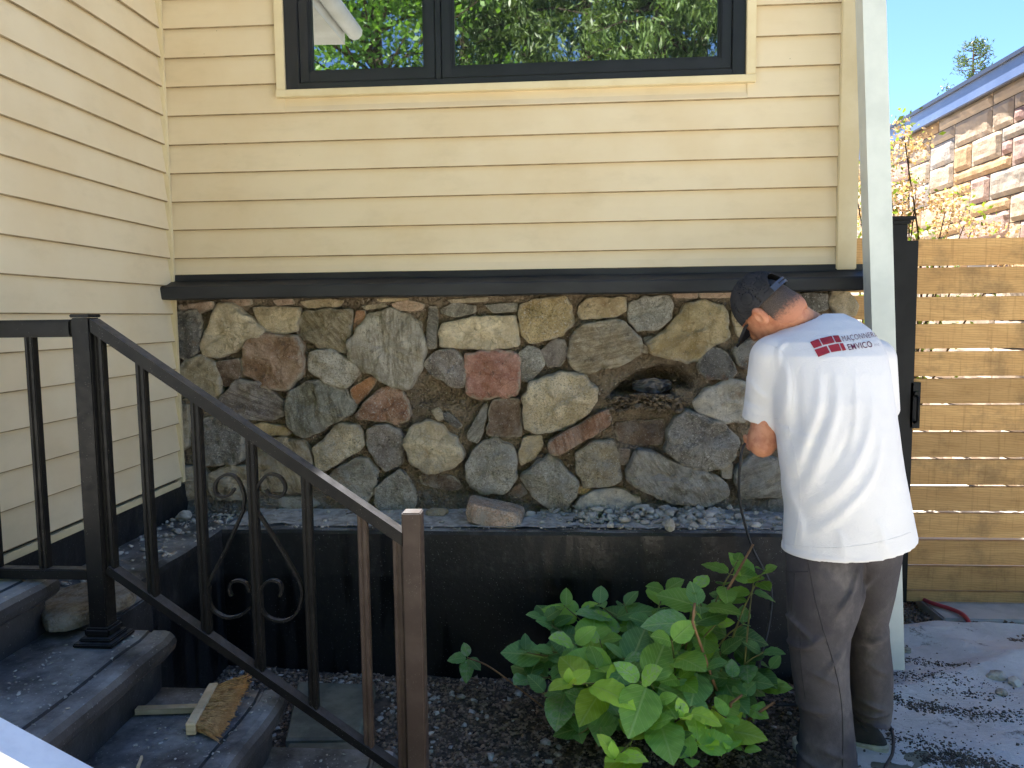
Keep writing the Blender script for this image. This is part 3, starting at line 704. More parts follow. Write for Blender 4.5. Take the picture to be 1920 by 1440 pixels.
def make_stone(i, spec, conv):
    txt, colr, mode, dep = spec
    px = [conv(*map(float, q.split(','))) for q in txt.split()]
    P = [atY(x, y, YW+.02)[[0, 2]] for x, y in px]
    STONE_POLYS.append(np.array(P))
    P = [np.array(p) for p in P]; c_ = sum(P)/len(P); P = [q+(q-c_)/(np.linalg.norm(q-c_)+1e-9)*.011 for q in P]; P = chaikin(chaikin(P, 1, .10), 1, .22)
    # resample
    Q = []; per = 0
    for a in range(len(P)):
        b = P[(a+1) % len(P)]; L = np.linalg.norm(b-P[a]); n = max(1, int(round(L/.011)))
        for k in range(n): Q.append(P[a]+(b-P[a])*k/n)
    Q = np.array(Q); c = Q.mean(0); off = i*7.13
    size = math.sqrt(max(1e-5, abs(.5*np.sum(Q[:, 0]*np.roll(Q[:, 1], -1)-Q[:, 1]*np.roll(Q[:, 0], -1)))))
    jit = min(.008, size*.035)
    for k in range(len(Q)):
        d = Q[k]-c; d /= np.linalg.norm(d)+1e-9
        Q[k] = Q[k]+d*jit*(mnoise.noise(Vector((Q[k][0]*22+off, Q[k][1]*22, off)))*1.7+.1)
    base = YW+.032
    if dep < 0: base = YW+.075; dep = .018
    rings = [(1.0, .075), (1.0, .012), (.992, -dep*.6), (.975, -dep*.88), (.93, -dep*.99), (.82, -dep*1.04), (.72, -dep*1.07), (.61, -dep*1.10), (.49, -dep*1.12), (.37, -dep*1.14), (.25, -dep*1.15), (.12, -dep*1.16)]
    tx, tz = random.uniform(-.09, .09), random.uniform(-.09, .09)
    V = []; rim = []
    amp = min(.022, size*.085)
    for (s, d) in rings:
        for q in Q:
            p = c+(q-c)*s; n = 0
            if s < .99:
                vv = Vector((p[0], p[1], off*.1)); n = amp*(1.3*mnoise.noise(vv*9+Vector((off, 0, 0)))+.75*mnoise.noise(vv*22+Vector((0, off, 0)))+.42*mnoise.noise(vv*50)+.22*mnoise.noise(vv*100))
                cell = mnoise.cell(vv*11+Vector((off, off, 0))); n += amp*.25*(cell-.5)*(1 if s < .9 else .3)
                n += (p[0]-c[0])*tx+(p[1]-c[1])*tz
            V.append((p[0], base+d+n, p[1])); rim.append(max(0., (s-.7)/.3))
    V.append((c[0], base-dep*1.16+amp*mnoise.noise(Vector((c[0]*9+off, c[1]*9, 0))), c[1])); rim.append(0)
    m = len(Q); F = []
    for r in range(len(rings)-1):
        for k in range(m): F.append((r*m+k, r*m+(k+1) % m, (r+1)*m+(k+1) % m, (r+1)*m+k))
    e = (len(rings)-1)*m; F += [(e+k, e+(k+1) % m, len(V)-1) for k in range(m)]
    o = meshobj('stone', V, F, M_STONE[mode], wall, True)
    a = o.data.attributes.new('rim', 'FLOAT', 'POINT'); a.data.foreach_set('value', rim)
    j = 1+random.uniform(-.16, .12); o.color = (colr[0]*j, colr[1]*j, colr[2]*j*.98, 1)
    return o
for i, s in enumerate(Ls): make_stone(i, s, zl)
for i, s in enumerate(Rs): make_stone(100+i, s, zr)

# mortar bed: one relief sheet, raked back at the joints and broken open in two places
cav = [np.array([atY(*zr(a, b), YW)[[0, 2]] for a, b in ((700, 640), (760, 575), (860, 505), (980, 475), (1090, 480), (1165, 560), (1150, 610), (1060, 600), (1050, 650), (900, 655), (780, 650))]),
       np.array([atY(*zr(a, b), YW)[[0, 2]] for a, b in ((715, 780), (850, 775), (1005, 765), (1000, 915), (830, 925), (735, 905))]),
       np.array([atY(*zl(a, b), YW)[[0, 2]] for a, b in ((1360, 610), (1460, 545), (1600, 590), (1730, 680), (1660, 720), (1480, 690), (1370, 700))])]
cavd = [.17, .055, .03]
def inside(p, poly):
    r = False; n = len(poly)
    for i in range(n):
        x1, y1 = poly[i]; x2, y2 = poly[(i+1) % n]
        if (y1 > p[1]) != (y2 > p[1]) and p[0] < (x2-x1)*(p[1]-y1)/(y2-y1)+x1: r = not r
    return r
def edge_d(p, poly):
    d = 9
    for i in range(len(poly)):
        a = poly[i]; b = poly[(i+1) % len(poly)]; ab = b-a; t = max(0, min(1, np.dot(p-a, ab)/np.dot(ab, ab))); d = min(d, np.linalg.norm(p-a-ab*t))
    return d
nx, nz = 330, 112; V = []; F = []
for j in range(nz+1):
    for i in range(nx+1):
        x = -1.85+(XR-.02+1.85)*i/nx; z_ = ZP-.01+(1.66-ZP+.01)*j/nz
        vv = Vector((x, 0, z_))
        y = YW+.044+.016*mnoise.noise(vv*6)+.011*mnoise.noise(vv*19+Vector((3, 1, 2)))+.006*mnoise.noise(vv*47)+.004*mnoise.noise(vv*90)
        y -= .012*max(0, (1.66-z_ < .05))*1
        y -= max(0, (.74-z_))*.25
        pp = np.array((x, z_))
        for c_, d_ in zip(cav, cavd):
            if c_[:, 0].min()-.03 < x < c_[:, 0].max()+.03 and c_[:, 1].min()-.03 < z_ < c_[:, 1].max()+.03:
                if inside(pp, c_): y += d_*min(1, edge_d(pp, c_)/.022+.15)
        V.append((x, y, z_))
for j in range(nz):
    for i in range(nx): a = j*(nx+1)+i; F.append((a, a+1, a+nx+2, a+nx+1))
meshobj('mortar_bed', V, F, M_MORTAR, wall, True)
MB().box(-1.86, XR-.022, YW+.24, YW+.26, ZP-.02, 1.72).build('wall_back', M_DARKCORE, wall)
# black membrane in the broken pocket
M_MEMB = simple('torn_black_membrane', srgb(44, 44, 46), srgb(66, 64, 62), 12, rough=.3, spec=.6, bs=25, bstr=.6, bd=.02)
V = []; F = []; c0 = atY(*zr(930, 590), YW+.1)
for j in range(13):
    for i in range(25):
        u = i/24*2-1; v = j/12*2-1
        V.append((c0[0]+u*.092, YW+.115-.03*math.cos(u*1.4)+.012*mnoise.noise(Vector((u*3, v*2, 0))), c0[2]+.004+v*.036*math.sqrt(max(.05, 1-u*u*.8))+.012*mnoise.noise(Vector((u*2, 1, 5)))))
for j in range(12):
    for i in range(24): a = j*25+i; F.append((a, a+1, a+26, a+25))
mo = meshobj('membrane', V, F, M_MEMB, None, True); mo.modifiers.new('s', 'SOLIDIFY').thickness = .004
tag(mo, 'crumpled black membrane showing in the broken pocket of the wall', 'membrane')
# crumbled mortar lumps on the lower lip of the pocket
pts = []
for i in range(420):
    a = rng.uniform(0, 1); zx = 700+a*400; zy = 650+rng.uniform(0, 85)-20*math.sin(a*3)
    p = atY(*zr(zx, zy), YW+.01+rng.uniform(-.005, .03)); s = abs(rng.normal(.006, .005))+.003
    pts.append((p[0], p[1], p[2], s, .8))
for i in range(700):
    x = rng.uniform(XL+.02, XR-.05); z_ = ZP+.02+abs(rng.normal(0, .16)) if i % 3 else rng.uniform(ZP, 1.62)
    pts.append((x, YW+.025+rng.uniform(-.004, .012), z_, abs(rng.normal(.004, .003))+.002, .8))
o = scatter_rocks('mortar_crumbs', pts, M_MORTAR, 1, parent=wall); o.matrix_parent_inverse = Matrix.Translation(-Vector(wall.location)); o['kind'] = 'stuff'

# ---- rubble on the ledge
def loose(px, py, sx, sy, sz, rz, seed, lab, m=M_RUBBLE, Y=None, zt=ZP, colr=None, name='loose_stone', cat='stone', sub=2, rough=.18, tilt=(0, 0)):
    me = rock_mesh(name, seed, m, sub, (1, 1, 1), rough)
    if sub >= 2: me.polygons.foreach_set('use_smooth', [False]*len(me.polygons))
    o = bpy.data.objects.new(name, me); link(o)
    p = atZ(px, py, zt+sz*.8); o.location = (p[0], p[1] if Y is None else Y, zt+sz*.85); o.scale = (sx, sy, sz); o.rotation_euler = (tilt[0], tilt[1], rz)
    if colr: o.color = colr
    tag(o, lab, cat, 'stones lying on the black ledge' if zt == ZP else None); return o
# flat split block, traced
def block(name, poly, z0, h, m, lab, cat, bev=.008, wob=.006, seed=0, tilt=0.0):
    P = chaikin([np.array(p) for p in poly], 1, .12); n = len(P); c = np.mean(P, 0); V = []
    lev = [(1.0, 0), (1.02, h*.4), (1.0, h*.85), (.94, h), (.6, h*1.02), (.25, h*1.03)]
    for (s, z_) in lev:
        for q in P:
            p = c+(q-c)*s; vv = Vector((p[0]*14+seed, p[1]*14, z_*14))
            V.append((p[0]+wob*mnoise.noise(vv), p[1]+wob*mnoise.noise(vv+Vector((5, 0, 0))), z0+z_+(wob*mnoise.noise(vv+Vector((0, 7, 0))) if z_ > 0 else 0)+tilt*(p[0]-c[0])))
    F = [tuple(range(n-1, -1, -1))]+[(r*n+k, r*n+(k+1) % n, (r+1)*n+(k+1) % n, (r+1)*n+k) for r in range(len(lev)-1) for k in range(n)]+[tuple((len(lev)-1)*n+k for k in range(n))]
    o = meshobj(name, V, F, m); tag(o, lab, cat); return o
b1 = [tuple(atZ(x, y, ZP+.05)[:2]) for x, y in ((876, 985), (893, 940), (905, 936), (985, 948), (978, 984))]
o = block('loose_stone', [(p[0], min(max(p[1], 3.27), 3.46)) for p in ((atZ(876, 988, ZP)), (atZ(886, 962, ZP)), (atZ(930, 957, ZP)), (atZ(986, 962, ZP)), (atZ(972, 992, ZP)))], ZP-.002, .082, M_STONE['speckle'], 'large split stone block lying on the black ledge', 'stone', wob=.014, seed=3, tilt=-.22); o.color = PNK
o['group'] = 'stones lying on the black ledge'
o = loose(820, 962, .055, .045, .022, .2, 61, 'brown edged flat stone on the ledge beside the low railing post', M_STONE['plain'], rough=.14); o.color = TAN
loose(994, 965, .026, .022, .018, .5, 62, 'small pale stone against the right end of the split block')
loose(1258, 990, .022, .020, .030, .9, 63, 'pale upright chip perched at the front edge of the ledge', Y=YP+.012)
loose(1335, 966, .044, .028, .024, .1, 64, 'long pale stone on the ledge right of the rubble heap')
loose(1278, 962, .030, .024, .022, .7, 65, 'rounded grey stone on top of the rubble heap')
loose(1416, 985, .028, .018, .014, .4, 66, 'thin pale flake on the ledge beside the hanging cable')
loose(1210, 980, .024, .020, .014, 1.2, 67, 'brown flat chip in the middle of the rubble heap')
loose(1172, 972, .012, .010, .020, .3, 68, 'small upright pale splinter in the rubble heap')
loose(1300, 985, .022, .018, .013, .3, 69, 'small pale chip below the long stone on the ledge')
loose(345, 968, .036, .03, .026, .3, 70, 'brown lump on the ledge in the inner wall corner')
loose(1235, 968, .028, .02, .018, 2.0, 71, 'brownish lump left of the rounded grey stone')
pts = []
def ledge_pts(n, x0, x1, y0, y1, mu, sg, heap=0.):
    for i in range(n):
        x = rng.uniform(x0, x1); y = y1-abs(rng.normal(0, .4))*(y1-y0) if heap else rng.uniform(y0, y1)
        if y < y0: continue
        s = abs(rng.normal(mu, sg))+.0015
        pts.append((x, y, ZP+s*.5+heap*max(0, (y-y0)/(y1-y0))**1.5*rng.uniform(0, 1), s, .7))
ledge_pts(520, -.12, 1.05, YP+.02, YW+.0, .006, .005, .035)
ledge_pts(420, .05, .80, YP+.02, YW-.02, .010, .008, .035)
ledge_pts(350, XL+.02, -.1, YP+.02, YW+.0, .004, .004, .015)
ledge_pts(300, XS-.3, XS-.02, 2.2, YW-.02, .005, .006)
ledge_pts(1300, XL, 1.2, YP+.012, YW, .0025, .002)
pts = [p for p in pts if p[0] > XL+.015]
tag(scatter_rocks('ledge_rubble', pts, M_RUBBLE, 0, 9), 'heap of grey mortar rubble and crumbs along the black ledge', 'rubble', kind='stuff')
# dust film on the ledge top, a thin uneven layer
def dz(x, y): return ZP+.006+.010*max(0, (y-YP-.06))/.2+.004*N(x, y, 14, 2)+.003*N(x, y, 40, 6)
M_DUST = simple('masonry_dust', srgb(186, 183, 176), srgb(150, 146, 138), 25, rough=1, spec=.1, bs=120, bstr=.8, bd=.006)
tag(height_sheet('ledge_dust', -1.50, 1.2, YP+.035, YW+.03, .015, dz, M_DUST, lambda x, y: N(x, y, 5, 1)+.35*N(x, y, 30, 4) > -.45+max(0, (YP+.07-y))*9), 'pale grey masonry dust lying on the black ledge', 'dust', kind='stuff')

# ------------------------------------------------------------------ stairs
stairs = empty('stairs', (-1.2, 1.5, 0), 'dark painted concrete steps with rounded nosings going down to the right', 'stairs')
def step(xn, zt, rise, x_back, y0, y1):
    """tread with bull nose at xn, top zt"""
    r = .034
    pr = [(x_back, zt), (xn-.085, zt), (xn-.080, zt-.006), (xn-.073, zt-.006), (xn-.068, zt)]
    for k in range(7):
        a = math.pi/2-k*math.pi/6; pr.append((xn-r+r*math.cos(a), zt-r+r*math.sin(a)))
    pr += [(xn-.05, zt-2*r-.004), (xn-.052, zt-rise-.002), (x_back, zt-rise-.002)]
    V = []; ny = 26; k = len(pr)
    for s in range(ny+1):
        y = y0+(y1-y0)*s/ny; e = 0
        if s == ny: e = 1
        for i, (x, z_) in enumerate(pr):
            w = .005*N(y, x, 5, zt*9)
            V.append((x+(w if x > x_back+.1 else 0)-(.01*e if x > x_back+.2 else 0), y, z_+.004*N(x, y, 6, zt*5)))
    F = [(a*k+i, a*k+(i+1) % k, (a+1)*k+(i+1) % k, (a+1)*k+i) for a in range(ny) for i in range(k)]+[tuple(range(k)), tuple(ny*k+i for i in range(k-1, -1, -1))]
    return meshobj('step', V, F, M_STEP, stairs)
ZA = .64; RISE = .175; RUN = .33; XN = -1.145; YF = 2.13
XST = [XN-RUN, XN, XN+RUN, XN+2*RUN, XN+3*RUN]
for i, xn in enumerate(XST):
    zt = ZA+RISE*(1-i)
    if zt < .08: break
    step(xn, zt, RISE, XL+.01 if i == 0 else XST[i-1]-.06, .4, YF-(.0 if i else .02))
MB().box(XL+.012, XN-.07, .45, YF-.03, -.05, ZA-RISE-.004).build('stair_base', M_BLACKWALL, stairs)
MB().box(XN-.069, XN+RUN-.07, .45, YF-.03, -.05, ZA-2*RISE-.004).build('stair_base', M_BLACKWALL, stairs)
MB().box(XN+RUN-.069, XN+2*RUN-.07, .45, YF-.03, -.05, ZA-3*RISE-.004).build('stair_base', M_BLACKWALL, stairs)
# chips on the treads
pts = []
for i in range(1100):
    k = rng.integers(0, 4); xn = XST[k]; x = xn-.03-rng.uniform(0, .27); y = rng.uniform(1.2, YF-.03); s = abs(rng.normal(.0022, .0018))+.001
    if k == 0 : x = xn-.03-rng.uniform(0, .3)
    pts.append((x, y, ZA+RISE*(1-k)+s*.4, s, .5))
tag(scatter_rocks('step_chips', pts, M_DUSTCHIP), 'tiny white mortar chips sprinkled over the dark steps', 'mortar chips', kind='stuff')
sl = [tuple(atZ(x, y, ZA+.066)[:2]) for x, y in ((74, 1140), (100, 1108), (160, 1090), (258, 1088), (250, 1110), (190, 1135), (130, 1158), (85, 1160))]
o = block('flat_stone', [(p[0], min(p[1], 2.6)) for p in sl], ZA+.026, .042, M_STONE['band'], 'weathered flat brown stone lying behind the tall railing post', 'stone', seed=9); o.color = (TAU[0]*.6, TAU[1]*.56, TAU[2]*.52, 1)
# a slab bridges the step and the side ledge below that stone
MB().box(XL+.02, XN-.24, YF-.019, 2.42, .30, ZA+.003, .006).build('landing_edge', M_STEP, stairs)

# ------------------------------------------------------------------ railing
rail = empty('stair_railing', (-1.285, YR, ZA), 'black metal stair railing with scroll ornament descending to a bronze post', 'railing')
P3 = lambda x, y, Y=YR: Vector(atY(x, y, Y))
xa = P3(172, 800).x
pa = MB().box(xa-.026, xa+.026, YR-.026, YR+.026, ZA+.04, 1.560, .003); pa.build('tall_post', M_RAIL, rail)
MB().box(xa-.028, xa+.028, YR-.028, YR+.028, 1.561, 1.570, .002).build('post_cap', M_RAIL, rail)
bp = MB().box(xa-.058, xa+.058, YR-.058, YR+.058, ZA+.002, ZA+.014, .003).box(xa-.046, xa+.046, YR-.046, YR+.046, ZA+.0145, ZA+.024, .003).box(xa-.037, xa+.037, YR-.037, YR+.037, ZA+.0245, ZA+.05, .006); bp.build('base_plate', M_RAIL, rail)
xb = P3(778, 1150).x; zb = P3(778, 958).z
pb = MB().box(xb-.026, xb+.026, YR-.026, YR+.026, .0, zb, .003); pb.build('end_post', M_POSTB, rail)['label'] = 'bronze end post with a pale top'
ta, tb = P3(172, 606), P3(764, 1012)
MB().bar(ta, tb, .046, .030).build('hand_rail', M_RAIL, rail)
ba, bb = P3(206, 1064), P3(790, 1472)
MB().bar(ba, bb, .036, .022).build('bottom_rail', M_RAIL, rail)
def zline(a, b, x): t = (x-a.x)/(b.x-a.x); return a.z+(b.z-a.z)*t
for px in (192, 270, 372, 474, 577, 682, 748):
    x = P3(px, 900+(px-470)*.65).x; z0, z1 = zline(ba, bb, x)+.006, zline(ta, tb, x)-.012
    b = MB()
    for sx in (-1, 1): b.box(x+sx*.0068-.0060, x+sx*.0068+.0060, YR-.0125, YR+.0125, z0, z1, .0025)
    b.box(x-.002, x+.002, YR-.009, YR+.009, z0, z1)
    b.build('baluster', M_POSTB if px > 600 else M_RAIL, rail)
# scrolls
zq = lambda p: [P3(340+x/2.057, 740+y/2.057, YR) for x, y in p]
for pts_ in (((240, 440), (243, 385), (215, 322), (175, 308), (140, 330), (131, 365), (150, 392), (185, 388), (206, 362)),
             ((290, 440), (288, 370), (330, 310), (378, 315), (402, 355), (385, 392), (342, 388), (326, 365)),
             ((243, 440), (175, 590), (108, 725), (104, 780), (125, 830), (175, 858), (228, 850), (268, 820)),
             ((268, 760), (250, 728), (222, 716), (195, 725), (187, 752), (196, 776)),
             ((288, 440), (380, 585), (458, 722), (464, 790), (440, 848), (390, 872), (332, 855), (303, 800), (310, 742), (345, 716), (378, 724), (388, 750), (380, 776))):
    c = spline([tuple(p) for p in zq(pts_)], 7); b = MB(); V = []
    for i, p in enumerate(c):
        d = Vector(c[min(i+1, len(c)-1)])-Vector(c[max(i-1, 0)]); d.normalize(); n_ = Vector((-d.z, 0, d.x))
        for (u, v) in ((-1, -1), (1, -1), (1, 1), (-1, 1)): V.append(Vector(p)+n_*(u*.0035)+Vector((0, v*.007, 0)))
    F = [(a*4+i, a*4+(i+1) % 4, (a+1)*4+(i+1) % 4, (a+1)*4+i) for a in range(len(c)-1) for i in range(4)]+[(3, 2, 1, 0), tuple(len(V)-4+i for i in range(4))]
    meshobj('scroll', V, F, M_RAIL, rail)
lrail = empty('landing_railing', (-1.6, YR, .8), 'level black railing section on the landing left of the tall post', 'railing')
MB().box(XL+.03, xa-.027, YR-.026, YR+.026, 1.508, 1.556, .006).build('hand_rail', M_RAIL, lrail)
zlr = P3(100, 1073).z
MB().box(XL+.03, xa-.027, YR-.018, YR+.018, zlr-.016, zlr+.014, .003).build('bottom_rail', M_RAIL, lrail)
for px in (72, -20, -105):
    x = P3(px, 850).x; b = MB()
    for sx in (-1, 1): b.box(x+sx*.0068-.0060, x+sx*.0068+.0060, YR-.0125, YR+.0125, zlr+.010, 1.512, .0025)
    b.build('baluster', M_RAIL, lrail)
MB().box(-1.70, -1.66, YR-.02, YR+.02, ZA+RISE-.005, zlr-.012).build('foot', M_RAIL, lrail)
nr = empty('near_railing', (-.8, .95, .3), 'near railing handrail whitened as if in sun at the bottom left corner', 'railing')
n1, n2 = Vector(atY(-60, 1368, .95)), Vector(atY(120, 1466, .95)); dd = (n2-n1).normalized(); n0 = n1-dd*.35; n3 = n1+dd*.55
MB().bar(n0, n3, .05, .034).build('hand_rail', M_SUNRAIL, nr)
MB().box(n3.x-.022, n3.x+.022, .928, .972, .0, n3.z+.01, .003).build('post', M_RAIL, nr)
MB().box(n0.x-.022, n0.x+.022, .928, .972, .45, n0.z-.01, .003).build('post', M_RAIL, nr)

# ------------------------------------------------------------------ hand broom
ZT_ = ZA-RISE
br = empty('hand_broom', tuple(atZ(380, 1330, ZT_)), 'wooden hand broom with tan bristles lying on the step', 'broom')
M_PALEWOOD = m_wood('pale_raw_wood', srgb(206, 184, 150), srgb(190, 166, 130), srgb(150, 122, 88))
h0, h1 = Vector(atZ(256, 1332, ZT_+.014)), Vector(atZ(372, 1328, ZT_+.014))
MB().bar(h0, h1, .016, .022, (0, 0, 1)).build('handle', M_PALEWOOD, br)
e0, e1 = Vector(atZ(401, 1290, ZT_+.02)), Vector(atZ(357, 1368, ZT_+.02))
hb = MB().bar(e0, e1, .034, .026, (0, 0, 1)).build('head', M_PALEWOOD, br)
bv = hb.modifiers.new('b', 'BEVEL'); bv.width = .004; bv.segments = 2
t0, t1 = Vector(atZ(465, 1277, ZT_+.025)), Vector(atZ(408, 1384, ZT_+.012))
b = MB(); ax = (e1-e0).normalized(); sd_ = Vector((-ax.y, ax.x, 0)); sd_ = sd_ if sd_.x > 0 else -sd_
for i in range(1500):
    u = random.random(); s0 = e0.lerp(e1, .03+.94*u)+sd_*.011+Vector((0, 0, random.uniform(-.013, .012)))
    tip = t0.lerp(t1, min(1, max(0, u+random.gauss(0, .03))))+Vector((random.gauss(0, .006), random.gauss(0, .006), random.uniform(-.012, .022)))
    if random.random() < .2: tip = s0.lerp(tip, random.uniform(.75, 1.0))
    tip.z = max(tip.z, ZT_+.003)
    mid = s0.lerp(tip, .5)+Vector((random.gauss(0, .002), random.gauss(0, .002), random.uniform(0, .008)))
    b.tube([s0, mid, tip], [.0011, .001, .0006], 3, False)
b.build('bristles', simple('straw_bristles', srgb(206, 164, 108), srgb(172, 128, 78), 60, rough=.7, bstr=0), br)
p0 = Vector(atZ(258, 1440, ZT_+.004)); p1 = Vector(atZ(266, 1420, ZT_+.006))
tag(MB().bar(p0, p1, .010, .005, (0, 0, 1)).build('wood_splinter', M_PALEWOOD), 'small pale wood splinter on the step below the broom', 'splinter')

# ------------------------------------------------------------------ downspout, gate, fence
XD, YD = 1.345, 3.215
dsp = MB().bar((1.335, 3.215, .075), (1.205, 3.375, 3.5), .078, .092, (0, 1, 0))
tag(dsp.build('downspout', M_DOWN), 'pale grey square downspout at the house corner beside the man', 'downspout')
YG = 4.10
gate = empty('wooden_gate', (2.4, YG, 0), 'wooden gate of horizontal boards with black metal stile and handle', 'gate')
gx0 = atY(1704, 700, YG)[0]
bz = [(447, 497), (501, 550), (556, 601), (607, 653), (659, 705), (710, 756), (760, 807), (811, 857), (862, 909), (913, 958), (963, 1008), (1014, 1059), (1063, 1107), (1110, 1129)]
for (a, b) in bz:
    z1, z0 = atY(1810, a, YG-.03)[2], atY(1810, b, YG-.03)[2]
    V = []; n = 12
    m = MB().box(gx0+.012, 3.95, YG-.030, YG-.004, z0, z1, .002); m.build('board', M_WOOD, gate)
MB().box(gx0-.05, gx0+.011, YG-.04, YG+.02, .035, 1.905, .003).build('stile', M_BLACKMETAL, gate)
MB().box(2.90, 2.95, YG-.003, YG+.03, .03, 1.90).build('brace_bar', M_BLACKMETAL, gate)
zc = atY(1717, 760, YG-.04)[2]; xc_ = atY(1716, 760, YG-.04)[0]
hh = MB().box(xc_-.026, xc_+.026, YG-.040, YG-.031, zc-.118, zc+.118, .002); h_ = hh.build('handle_plate', M_BLACKMETAL, gate)
MB().tube([(xc_, YG-.036, zc+.052), (xc_, YG-.072, zc+.042), (xc_, YG-.075, zc-.075), (xc_, YG-.036, zc-.09)], .008, 8).build('grip', M_BLACKMETAL, h_, True)
MB().box(xc_-.012, xc_+.012, YG-.058, YG-.0405, zc+.055, zc+.07, .002).build('latch_thumb', M_BLACKMETAL, h_)
px0 = gx0-.052
gp = empty('gate_post', (px0-.05, YG, 0), 'black metal gate post with flared cap behind the downspout', 'post')
MB().box(px0-.115, px0, YG-.06, YG+.06, -.02, 1.985, .003).build('post', M_BLACKMETAL, gp)
MB().box(px0-.122, px0+.012, YG-.07, YG+.07, 1.986, 2.004, .004).box(px0-.135, px0+.028, YG-.085, YG+.085, 2.0045, 2.022, .004).build('cap', M_BLACKMETAL, gp)
fen = empty('side_fence', (1.4, YG, 0), 'narrow board fence panel between house corner and gate post', 'fence')
for (a, b) in bz:
    z1, z0 = atY(1810, a, YG-.03)[2], atY(1810, b, YG-.03)[2]
    MB().box(XR+.012, px0-.117, YG-.025, YG-.002, z0+.012, z1+.012, .002).build('board', M_WOOD, fen)
MB().box(XR+.02, XR+.06, YG-.001, YG+.04, 0, 1.92).build('batten', M_BLACKMETAL, fen)

# ------------------------------------------------------------------ neighbouring building with ashlar veneer
XN_ = 3.6
nb = empty('neighbour_building', (XN_+2, 9, 0), 'neighbouring building clad in tan and pink stone blocks with blue fascia', 'building')
ZR = 3.36
M_JOINT = simple('block_joint', srgb(104, 96, 88), srgb(88, 80, 72), 20, rough=1, spec=.1, bstr=.3)
MB().box(XN_+.02, XN_+6, 3.2, 16.0, -.05, ZR+.1).build('wall_core', M_JOINT, nb)
def m_block():
    t = NT('split_face_block'); oi = t.n('ShaderNodeObjectInfo')
    c = t.mix(t.ramp(t.noise(5, 6, .65), .35, .7), oi.outputs['Color'], t.mix(.35, oi.outputs['Color'], srgb(200, 170, 140)))
    c = t.mix(t.ramp(t.noise(40, 4, .7), .55, .75, 0, .4), c, srgb(130, 112, 96))
    t.base(c); t.rough(.9); t.spec(.15); t.bump(t.noise(18, 7, .7), .6, .02); return t.m
M_BLOCK = m_block()
mod, ml = .113, .16
ny_, nz_ = int((15.6-4.6)/ml), int(ZR/mod)+1
occ = np.zeros((ny_, nz_), bool); cnt = 0; rb = random.Random(5)
far = MB()
kmin = int(1.75/mod)
for kz in range(nz_):
    iy = 0
    while iy < ny_:
        if occ[iy, kz]: iy += 1; continue
        hgt = rb.choice([1, 1, 2, 2, 2]); ln = rb.choice([2, 3, 3, 4, 5, 6]) if hgt == 2 else rb.choice([1, 3, 4, 5, 6])
        hgt = min(hgt, nz_-kz); ln = min(ln, ny_-iy)
        for q in range(ln):
            if occ[iy+q, kz]: ln = q; break
        if hgt > 1 and occ[iy:iy+ln, kz+1].any(): hgt = 1
        occ[iy:iy+ln, kz:kz+hgt] = True
        y0, y1 = 4.6+iy*ml+.005, 4.6+(iy+ln)*ml-.005; z0, z1 = kz*mod+.004, (kz+hgt)*mod-.004
        z1 = min(z1, ZR+.05)
        nu, nv = max(3, int((y1-y0)/.045)), max(3, int((z1-z0)/.036)); V = []; F = []; so = rb.uniform(0, 99)
        for b in range(nv+1):
            for a in range(nu+1):
                u, v = a/nu, b/nv; e = min(1, min(u*(y1-y0), (1-u)*(y1-y0))/.05)*min(1, min(v*(z1-z0), (1-v)*(z1-z0))/.035)
                y = y0+(y1-y0)*u; z_ = z0+(z1-z0)*v; p = Vector((y*5+so, z_*9, so))
                d = (.014*min(1, e*1.6)*(1+.9*mnoise.noise(p)+.5*mnoise.noise(p*2.6)) if e > 0 else -.004)
                V.append((XN_+.006-d, y, z_))
        for b in range(nv):
            for a in range(nu): q = b*(nu+1)+a; F.append((q, q+nu+1, q+nu+2, q+1))
        seen = kz >= kmin and cnt < 280 and y1 > 6.0 and y0 < 12.2
        if seen:
            o = meshobj('stone_block', V, F, M_BLOCK, nb); cnt += 1
            c = rb.choice([(206, 186, 164), (206, 186, 164), (196, 188, 180), (198, 190, 184), (208, 172, 132), (204, 166, 124), (192, 162, 154), (186, 178, 168)])
            if ln*hgt < 3 and rb.random() < .4: c = (186, 150, 146)
            o.color = srgb(*c, .56)
        else: far.add(V, F)
        iy += max(1, ln)
fo = far.build('far_blocks', M_BLOCK, nb); fo.color = srgb(204, 186, 166, .5); fo['kind'] = 'stuff'
M_FASC = simple('blue_grey_fascia', srgb(94, 108, 140), srgb(82, 96, 128), 3, rough=.35, spec=.5, bstr=0)
MB().box(XN_-.075, XN_-.045, 3.0, 16.0, ZR+.02, ZR+.17).build('fascia', M_FASC, nb)
MB().box(XN_-.10, XN_-.044, 3.0, 16.0, ZR+.171, ZR+.205).build('roof_edge', simple('dark_roof_edge', srgb(48, 52, 64), rough=.4, bstr=0), nb)
MB().box(XN_-.044, XN_+.4, 3.0, 16.0, ZR+.03, ZR+.05).build('soffit', M_ROOF, nb)
MB().add([(XN_-.07, 3.0, ZR+.165), (XN_-.07, 16, ZR+.165), (XN_+6.5, 16, ZR+.5), (XN_+6.5, 3.0, ZR+.5)], [(0, 1, 2, 3)]).build('roof', M_ROOF, nb)

